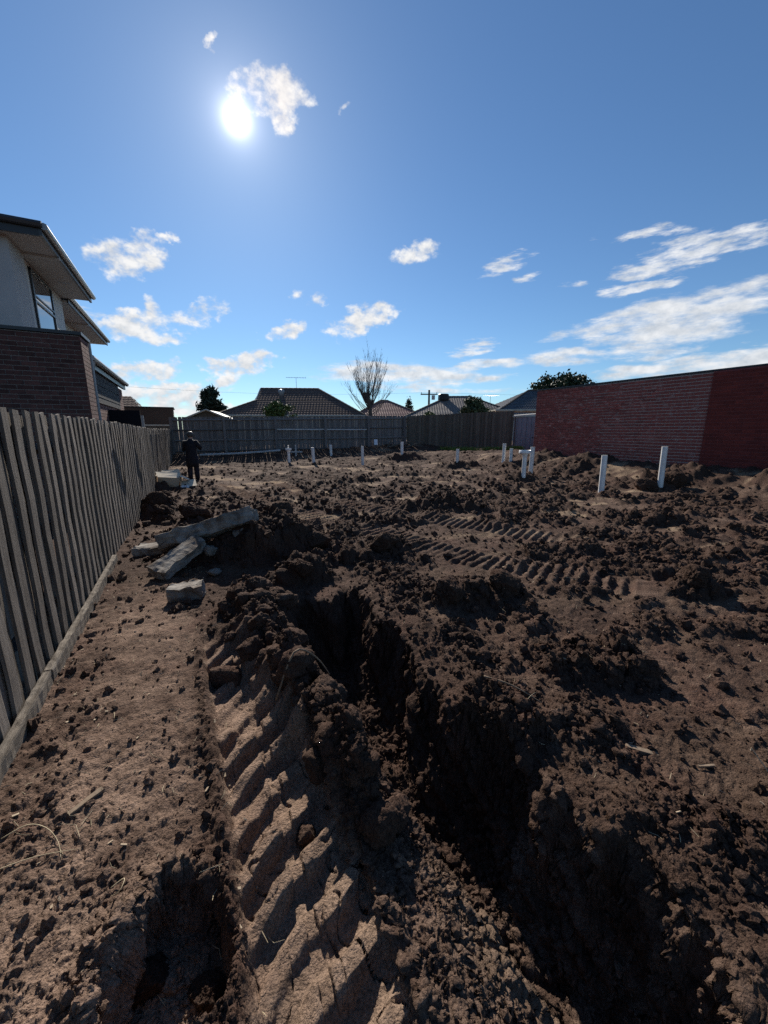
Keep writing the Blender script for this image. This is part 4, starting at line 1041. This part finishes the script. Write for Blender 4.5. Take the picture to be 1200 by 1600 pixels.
# ================================================================== big clods
def clod_mesh(seed, sx=1.0, sy=1.0, sz=.75, sub=5, mt=None, val=.16):
    bm = bmesh.new(); bmesh.ops.create_icosphere(bm, subdivisions=sub, radius=1.0); off = Vector((seed*2.3, seed*5.1, seed*1.1))
    rk = random.Random(int(seed*13)+5)
    pl = [(Vector((rk.gauss(0, 1), rk.gauss(0, 1), rk.gauss(0, 1))).normalized(), rk.uniform(.62, .98)) for _ in range(11)]
    for v in bm.verts:
        n_ = v.co.normalized()
        d = 1.12                                       # broken faces: the ball cut by a few planes, then crumbled
        for (p_, h_) in pl:
            c = n_.dot(p_)
            if c > .05: d = min(d, h_/c)
        cr_ = .5+.5*mn.noise(n_*1.7+off)
        d += .10*mn.noise(n_*2.6+off) + cr_*(.26*(.4-abs(mn.noise(n_*5.5+off))) + .26*(.3-abs(mn.noise(n_*11+off)))) + .12*mn.noise(n_*23+off)
        v.co = Vector((n_.x*sx, n_.y*sy, n_.z*sz))*d
    me = bpy.data.meshes.new('soil_clod'); bm.to_mesh(me); bm.free(); me.materials.append(mt or M_SOIL)
    me.polygons.foreach_set('use_smooth', [True]*len(me.polygons))
    for nm, val in (('dry', val), ('clay', 0.0)):
        a = me.attributes.new(nm, 'FLOAT', 'POINT'); a.data.foreach_set('value', [val]*len(me.vertices))
    return me
for lab, x, y, z, sx_, sz_ in (('small round pale rock stuck in the shaded face of the heap', -2.21, 4.70, .20, .075, .07), ('small flat pale rock low on the shaded face of the heap', -2.01, 4.30, .06, .08, .04)):
    o = link('concrete_rubble', clod_mesh(x*9, 1, .8, 1, 4, M_CONC), None, (x, y, z), (0, 0, x), (sx_, sx_, sz_)); tag(o, lab, 'concrete', 'broken concrete on the soil heap')
CL = [('largest dark soil clod in the pile against the left fence', -4.85, 7.95, .24), ('upright dark clod behind the left end of the long concrete slab', -3.62, 7.2, .27),
      ('broad dark clod at the foot of the fence pile', -4.3, 7.35, .16), ('round clod nearest the cardboard box', -5.75, 9.9, .14),
      ('dark clod standing at the far end of the trench', -.93, 4.1, .13), ('dark clod in the middle of the site beyond the trench', .0, 5.0, .17),
      ('clod on the low heap right of the trench', .62, 3.45, .13), ('second clod on the low heap right of the trench', 1.16, 3.5, .14), ('flat clod alone far out on the right', 3.1, 3.6, .14),
      ('clod at the foot of the tallest white pipe, left side', 6.2, 9.0, .20), ('clod at the foot of the tallest white pipe, right side', 6.85, 9.05, .22),
      ('big upright clod on the spoil beside the tyre track', -.98, 2.62, .12), ('lumpy clod on the spoil ridge near the twig', -.62, 2.2, .09),
      ('clod hanging at the near lip of the spoil ridge', -.17, 1.83, .075), ('clod on the far spoil beside the heap', -1.35, 3.35, .12),
      ('rounded clod on the right shoulder of the heap', -1.12, 5.55, .19), ('pointed clod on the crest of the heap', -1.55, 5.6, .17), ('wide clod low on the right side of the heap', -.95, 5.1, .17),
      ('chunky clod in the dark hole in the foreground', -.83, .96, .07), ('sunlit clod between hole and tyre track', -.60, .93, .055)]
for i, (lab, x, y, r_) in enumerate(CL):
    o = link('soil_clod', clod_mesh(i+1, 1.1, .95, .8), None, (x, y, ground_smooth(x, y)+r_*.30), (i*.7 % 1.1-.5, i*.9 % 1.2-.6, i*1.3), (r_, r_, r_))
    tag(o, lab, 'clod', 'large soil clods')

# ================================================================== crumbs (uncountable)
def crumbs():
    rd = np.random.RandomState(21)
    def base(sub):
        bm = bmesh.new(); bmesh.ops.create_icosphere(bm, subdivisions=sub, radius=1.0); bm.verts.ensure_lookup_table()
        v = np.array([tuple(p.co) for p in bm.verts]); f = np.array([[q.index for q in fc.verts] for fc in bm.faces]); bm.free(); return v, f
    allV, allF, D, K = [], [], [], []; off = 0
    for sub, n_, lo, hi, ex, r0, r1 in ((1, 22000, .0022, .009, .62, .75, 8), (2, 5000, .007, .024, .62, .75, 11), (1, 6500, .010, .046, 0.15, 5.5, 19)):
        bv, bf_ = base(sub)
        th = rd.uniform(-1.0, .98, n_*4); r_ = np.exp(rd.uniform(math.log(r0), math.log(r1), n_*4))
        x = r_*np.sin(th); y = r_*np.cos(th); t_ = x*UY-y*UX; s__ = x*UX+y*UY
        z, dry, clay, rough = terrain(x, y, np.maximum(.0046*r_, .004))
        ok = (t_ > -1.0) & (t_ < 11.5) & (s__ < 21.5) & (rd.uniform(size=len(x)) < np.clip(rough*1.1-.12, 0, 1))
        idx = np.nonzero(ok)[0][:n_]; x, y, z, dry, clay, r_ = (q[idx] for q in (x, y, z, dry, clay, r_)); m_ = len(x)
        sz = lo*(hi/lo)**(rd.uniform(size=m_)**2.4)*(r_/1.3)**ex
        q = rd.normal(size=(m_, 4)); q /= np.linalg.norm(q, axis=1)[:, None]; a, b, c, d = q.T
        Rm = np.stack([1-2*(c*c+d*d), 2*(b*c-a*d), 2*(b*d+a*c), 2*(b*c+a*d), 1-2*(b*b+d*d), 2*(c*d-a*b), 2*(b*d-a*c), 2*(c*d+a*b), 1-2*(b*b+c*c)], -1).reshape(-1, 3, 3)
        loc = bv[None]*rd.uniform(.62, 1.3, (m_, len(bv), 1))*rd.uniform(.6, 1.25, (m_, 1, 3))
        Vv = np.einsum('nij,nvj->nvi', Rm, loc)*sz[:, None, None] + np.stack([x, y, z+sz*.25], 1)[:, None, :]
        Ff = bf_[None]+(np.arange(m_)*len(bv))[:, None, None]+off; off += m_*len(bv)
        allV.append(Vv.reshape(-1, 3)); allF.append(Ff.reshape(-1, 3)); D.append(np.repeat(np.clip(dry*rd.uniform(.6, 1.2, m_), 0, 1), len(bv))); K.append(np.repeat(clay*.5, len(bv)))
    me = np_mesh('soil_crumbs', np.vstack(allV), np.vstack(allF), M_SOIL, False)
    for nm, arr in (('dry', np.concatenate(D)), ('clay', np.concatenate(K))):
        at = me.attributes.new(nm, 'FLOAT', 'POINT'); at.data.foreach_set('value', arr.astype(np.float32))
    tag(link('soil_crumbs', me), 'loose dark soil crumbs strewn over the churned ground', 'soil', kind='stuff')
crumbs()

# ================================================================== straw, chips, roots
def litter():
    rd = np.random.RandomState(33); m = MB(); chips = MB(); n_ = 520
    def pick(k):
        s1 = rd.uniform(.9, 6.0, k)**1.0; t1 = rd.uniform(-1.0, .1, k)
        far_ = rd.uniform(size=k) < .3; s1 = np.where(far_, rd.uniform(.2, 5, k), s1); t1 = np.where(far_, rd.uniform(1.5, 4.5, k), t1)
        x = s1*UX+t1*UY; y = s1*UY-t1*UX; z, *_ = terrain(x, y, np.maximum(.0046*np.hypot(x, y), .004)); return x, y, z
    X, Y, Z = pick(n_)
    for x, y, z in zip(X, Y, Z):
        L = rd.uniform(.02, .075)*rd.choice([1, 1, 1, 1.8]); a = rd.uniform(0, 6.28); b = a+rd.normal()*.6; w1 = rd.uniform(.0007, .0016)
        p0 = Vector((x, y, z+.004)); p1 = p0+Vector((math.cos(a)*L*.5, math.sin(a)*L*.5, rd.uniform(.0, .010))); p2 = p1+Vector((math.cos(b)*L*.5, math.sin(b)*L*.5, rd.uniform(-.006, .008)))
        m.tube([p0, p1, p2], [w1, w1, w1*.6], 4)
    X, Y, Z = pick(260)
    for x, y, z in zip(X, Y, Z):
        L = rd.uniform(.008, .026); Wd = L*rd.uniform(.3, .6)
        M_ = Matrix.Translation((x, y, z+.004)) @ Euler((rd.normal()*.4, rd.normal()*.4, rd.uniform(0, 6.28))).to_matrix().to_4x4()
        chips.box((-L/2, -Wd/2, -.0015), (L/2, Wd/2, .0015), M_)
    tag(m.build('dry_straw', M_STRAW), 'short dry straw scattered over the bare soil', 'straw', kind='stuff')
    tag(chips.build('wood_chips', M_CHIP), 'pale bark chips scattered over the bare soil', 'wood chips', kind='stuff')
litter()
def strand(name, label, cat, pts, rad, mt, n_=5):
    P_ = [Vector((x, y, ground_z(x, y)+h)) for (x, y, h) in pts]
    # smooth the polyline
    out = []
    for i in range(len(P_)-1):
        a, b, c, d = P_[max(i-1, 0)], P_[i], P_[i+1], P_[min(i+2, len(P_)-1)]
        for k in range(4):
            f = k/4; out.append(.5*((2*b)+(c-a)*f+(2*a-5*b+4*c-d)*f*f+(3*b-a-3*c+d)*f**3))
    out.append(P_[-1]); k = len(out)
    o = MB().tube(out, [rad*(1-.6*i/k) for i in range(k)], n_).build(name, mt, smooth=True); tag(o, label, cat); return o
strand('dry_root', 'curled pale root on the bare soil near the left edge', 'root', [(-1.62, 1.30, .012), (-1.54, 1.34, .02), (-1.45, 1.33, .022), (-1.36, 1.28, .015), (-1.30, 1.22, .008)], .0024, M_STRAW)
strand('dry_root', 'thin straight root lying across the path below the curled one', 'root', [(-1.52, 1.17, .010), (-1.40, 1.22, .014), (-1.25, 1.26, .01)], .002, M_STRAW)
strand('dry_root', 'looped straw root lying between path and tyre track', 'root', [(-1.03, 1.12, .01), (-.99, 1.14, .018), (-.98, 1.10, .02), (-1.01, 1.09, .012)], .0022, M_STRAW)
strand('twig', 'forked pale twig sticking out of the spoil ridge over the trench', 'twig', [(-.66, 2.06, .03), (-.55, 2.12, .08), (-.44, 2.2, .13), (-.36, 2.27, .17)], .008, M_TWIG)
strand('twig', 'thin dark twig in the soil right of the trench', 'twig', [(.62, 2.12, .02), (.78, 2.07, .04), (.95, 2.02, .03)], .006, M_TWIG)
strand('twig', 'pale straw stalk standing on the right edge', 'twig', [(1.86, 1.50, .0), (1.83, 1.56, .07), (1.80, 1.6, .13)], .003, M_STRAW)
def board(label, x, y, L, wd, th_, rz, tilt=0.0, dz=.012):
    o = link('timber_splinter', chunk_mesh('timber_splinter', L, wd, th_, x*7, M_TWIG, .008, 6), None, (x, y, ground_z(x, y)+dz), (0, tilt, rz)); tag(o, label, 'timber'); return o
board('grey timber splinter lying on the path by the roots', -1.38, 1.46, .15, .028, .012, R(62))
board('dark timber offcut half buried right of the trench', 1.36, 1.72, .16, .03, .02, R(-12), R(8), .012)
board('thin pale timber strip on the soil at the right', 1.62, 1.62, .09, .012, .01, R(5))
lumps = [clod_mesh(70+i, 1.15, .9, .85, 4) for i in range(7)]
rl = random.Random(41); LV, LF, lo_ = [], [], 0
for i in range(64):
    s1 = rl.uniform(1.15, 3.9); t1 = float(np.interp(s1, (1.0, 1.6, 2.2, 3.0, 3.8), (.62, .55, .46, .42, .42)))+rl.gauss(0, 1)*float(np.interp(s1, (1, 3.5), (.06, .16)))
    p = W(s1, t1); r_ = rl.uniform(.025, .085)*(1.3 if s1 > 2 else 1); me = lumps[i % 7]
    T = Matrix.Translation((p.x, p.y, ground_smooth(p.x, p.y)+r_*.4)) @ Euler((rl.uniform(-.9, .9), rl.uniform(-.9, .9), rl.uniform(0, 6))).to_matrix().to_4x4() @ Matrix.Scale(r_, 4)
    co = np.empty(len(me.vertices)*3); me.vertices.foreach_get('co', co); co = co.reshape(-1, 3); Tm = np.array(T)
    fa = np.empty(len(me.loops), np.int32); me.loops.foreach_get('vertex_index', fa)
    LV.append(co @ Tm[:3, :3].T + Tm[:3, 3]); LF.append(fa.reshape(-1, 3)+lo_); lo_ += len(co)
me = np_mesh('clay_lumps', np.vstack(LV), np.vstack(LF), M_SOIL)
for nm, val in (('dry', .22), ('clay', 0.0)):
    at = me.attributes.new(nm, 'FLOAT', 'POINT'); at.data.foreach_set('value', [val]*len(me.vertices))
tag(link('clay_lumps', me), 'broken clay lumps strewn along the spoil ridge between tyre track and trench', 'soil', kind='stuff')
for me in lumps: bpy.data.meshes.remove(me)
pc = link('paper_scrap', chunk_mesh('paper_scrap', .16, .13, .05, 3, M_WHITE, .06, 5), None, (-5.75, 11.0, ground_smooth(-5.75, 11.0)+.05)); tag(pc, 'crumpled white paper scrap on the soil near the person', 'paper')

# ================================================================== torn cardboard box
cbx = empty('cardboard_box', (-6.35, 11.35, ground_smooth(-6.35, 11.35)-.02), R(20)); tag(cbx, 'torn open cardboard box by the fence beside the person', 'box')
def panel(name, a, b, c, d, mt=M_CARD):
    m = MB(); n_ = (Vector(b)-Vector(a)).cross(Vector(d)-Vector(a)).normalized()*.006
    m.add([a, b, c, d]+[Vector(p)+n_ for p in (a, b, c, d)], ((0, 1, 2, 3), (7, 6, 5, 4), (0, 4, 5, 1), (1, 5, 6, 2), (2, 6, 7, 3), (3, 7, 4, 0))); return m.build(name, mt, cbx)
panel('side', (-.32, -.2, 0), (.22, -.24, 0), (.30, -.16, .27), (-.26, -.28, .33)); panel('side', (-.3, .22, 0), (.28, .22, 0), (.28, .24, .34), (-.3, .22, .36))
panel('side', (-.3, -.194, 0), (-.3, .214, 0), (-.31, .21, .36), (-.31, -.19, .36)); panel('side', (.28, -.19, 0), (.28, .21, 0), (.28, .21, .3), (.27, -.19, .33))
panel('flap', (-.31, -.2, .37), (-.31, .22, .37), (-.55, .24, .32), (-.53, -.16, .28), M_CARDPALE); panel('flap', (-.3, .23, .37), (.27, .25, .35), (.2, .44, .48), (-.26, .42, .46), M_CARDPALE)
panel('flap', (.29, -.19, .33), (.52, -.23, .22), (.5, .17, .2), (.29, .2, .31), M_CARDPALE); panel('flap', (-.26, -.28, .335), (.30, -.16, .275), (.27, .06, .40), (-.36, .0, .47), M_CARDPALE)
panel('flap', (.30, -.34, .02), (.74, -.30, .05), (.66, .08, .20), (.30, .06, .16), M_CARDPALE)

# ================================================================== person, seen from behind, looking at a phone held up
def person():
    x, y = -6.28, 12.65; o = empty('person', (x, y, ground_smooth(x, y)+.012), R(10)); tag(o, 'person in dark knee-length coat seen from behind with arms raised to the chest', 'person')
    sc = .895
    J = {}; E_ = []
    def v(k, p, r_): J[k] = (Vector(p), r_)
    v('pelvis', (0, 0, .95), .13); v('waist', (0, .0, 1.08), .125); v('chest', (0, .0, 1.28), .15); v('neck0', (0, .01, 1.45), .075); v('neck', (0, .035, 1.52), .055)
    v('head0', (0, .07, 1.60), .075); v('head1', (0, .075, 1.68), .088); v('head2', (0, .07, 1.75), .06); v('nose', (0, .172, 1.63), .013)
    v('earL', (-.088, .065, 1.645), .016); v('earR', (.088, .065, 1.645), .016)
    E_ += [('pelvis', 'waist'), ('waist', 'chest'), ('chest', 'neck0'), ('neck0', 'neck'), ('neck', 'head0'), ('head0', 'head1'), ('head1', 'head2'), ('head0', 'nose'), ('head1', 'earL'), ('head1', 'earR')]
    for sgn, tg_ in ((-1, 'L'), (1, 'R')):
        fx = .11 if tg_ == 'L' else .10; fy = -.02 if tg_ == 'L' else .10
        v('hip'+tg_, (sgn*.095, 0, .90), .095); v('knee'+tg_, (sgn*.10, .02+fy*.5, .49), .06); v('ank'+tg_, (sgn*fx, fy, .09), .042); v('toe'+tg_, (sgn*(fx+.02), fy+.15, .035), .035)
        E_ += [('pelvis', 'hip'+tg_), ('hip'+tg_, 'knee'+tg_), ('knee'+tg_, 'ank'+tg_), ('ank'+tg_, 'toe'+tg_)]
        el = (sgn*.30, .02, 1.20) if tg_ == 'R' else (sgn*.255, .05, 1.14)
        wr = (sgn*.12, .25, 1.38) if tg_ == 'R' else (sgn*.09, .27, 1.30)
        v('sho'+tg_, (sgn*.185, .0, 1.40), .065); v('elb'+tg_, el, .043); v('wri'+tg_, wr, .028); hd = Vector(wr)+Vector((-sgn*.035, .055, .045)); v('hand'+tg_, hd, .034)
        E_ += [('chest', 'sho'+tg_), ('sho'+tg_, 'elb'+tg_), ('elb'+tg_, 'wri'+tg_), ('wri'+tg_, 'hand'+tg_)]
        for i in range(4):
            kx = hd+Vector((-sgn*(.012+.0*i), .03-.004*i, .035-.022*i)); tx = kx+Vector((-sgn*(.05-.004*abs(i-1)), -.006, .004))
            v('k%d' % i+tg_, kx, .010); v('t%d' % i+tg_, tx, .008); E_ += [('hand'+tg_, 'k%d' % i+tg_), ('k%d' % i+tg_, 't%d' % i+tg_)]
        v('th'+tg_, hd+Vector((-sgn*.02, -.035, .03)), .011); v('tt'+tg_, hd+Vector((-sgn*.045, -.03, .05)), .009); E_ += [('hand'+tg_, 'th'+tg_), ('th'+tg_, 'tt'+tg_)]
    names = list(J); me = bpy.data.meshes.new('body'); me.from_pydata([J[k][0]*sc for k in names], [(names.index(a), names.index(b)) for a, b in E_], [])
    me.materials.append(M_SKIN); b = link('body', me, o)
    sk = b.modifiers.new('skin', 'SKIN'); sk.use_smooth_shade = True
    if not me.skin_vertices: me.attributes.new('x', 'FLOAT', 'POINT')
    lay = me.skin_vertices[0].data if me.skin_vertices else None
    if lay:
        for i, k in enumerate(names): lay[i].radius = (J[k][1]*sc, J[k][1]*sc); lay[i].use_root = (k == 'pelvis')
    ss = b.modifiers.new('sub', 'SUBSURF'); ss.levels = 1; ss.render_levels = 2
    S = lambda p: tuple(q*sc for q in p)
    # coat: body, collar and two sleeves
    m = MB(); R_ = lambda z, rx, ry, cx=0, cy=0: (S((cx, cy, z)), rx*sc, ry*sc)
    m.loft([R_(.53, .205, .175, .0, .0), R_(.70, .205, .17), R_(.92, .20, .165), R_(1.08, .185, .15), R_(1.25, .205, .16), R_(1.36, .215, .15), R_(1.43, .185, .125), R_(1.47, .115, .10, 0, .01), R_(1.52, .082, .085, 0, .025)], 20)
    for sgn, tg_ in ((-1, 'L'), (1, 'R')):
        a, e, w_ = (J[k+tg_][0]*sc for k in ('sho', 'elb', 'wri')); a0 = Vector((sgn*.12*sc, 0, 1.38*sc))
        m.tube([a0, a, (a+e)/2, e, (e+w_)/2, w_], [.085, .085, .075, .068, .058, .048], 12)
    m.build('coat', M_COAT, o, smooth=True)
    m = MB()
    for tg_ in 'LR':
        h_, k_, n_ = (J[q+tg_][0]*sc for q in ('hip', 'knee', 'ank'))
        m.tube([h_+Vector((0, 0, .03)), (h_+k_)/2, k_, (k_+n_)/2, n_+Vector((0, 0, -.03))], [.115, .105, .085, .078, .075], 12)
    m.build('trousers', M_TROUSER, o, smooth=True)
    for tg_ in 'LR':
        n_ = J['ank'+tg_][0]*sc; MB().loft([((n_.x, n_.y+.06, .0), .048, .135), ((n_.x, n_.y+.06, .035), .05, .138), ((n_.x, n_.y+.045, .07), .043, .11), ((n_.x, n_.y+.01, .11), .037, .06)], 14).build('shoe', M_SHOE, o, smooth=True)
    c = J['head1'][0]*sc; m = MB(); rings = []
    for i in range(9):
        f = i/8; z = c.z-.075+.175*f; rr_ = .104*math.sqrt(max(.02, 1-((f-.42)/.62)**2)); rings.append(((c.x, c.y-.022+.004*i, z), rr_*.95, rr_*1.02))
    m.loft(rings, 16).build('hair', M_HAIR, o, smooth=True)
    hp = (J['handL'][0]+J['handR'][0])/2*sc
    ph = MB().box((-.075, -.004, -.037), (.075, .004, .037)).build('phone', M_BLACK, None, loc=o.matrix_world @ hp); 
    ph.location = Vector((x, y, o.location.z)) + Matrix.Rotation(R(10), 3, 'Z') @ (hp+Vector((0, .05, .03))); ph.rotation_euler = (R(-20), 0, R(10)); tag(ph, 'dark phone held up in front of the person in the coat', 'phone')
person()
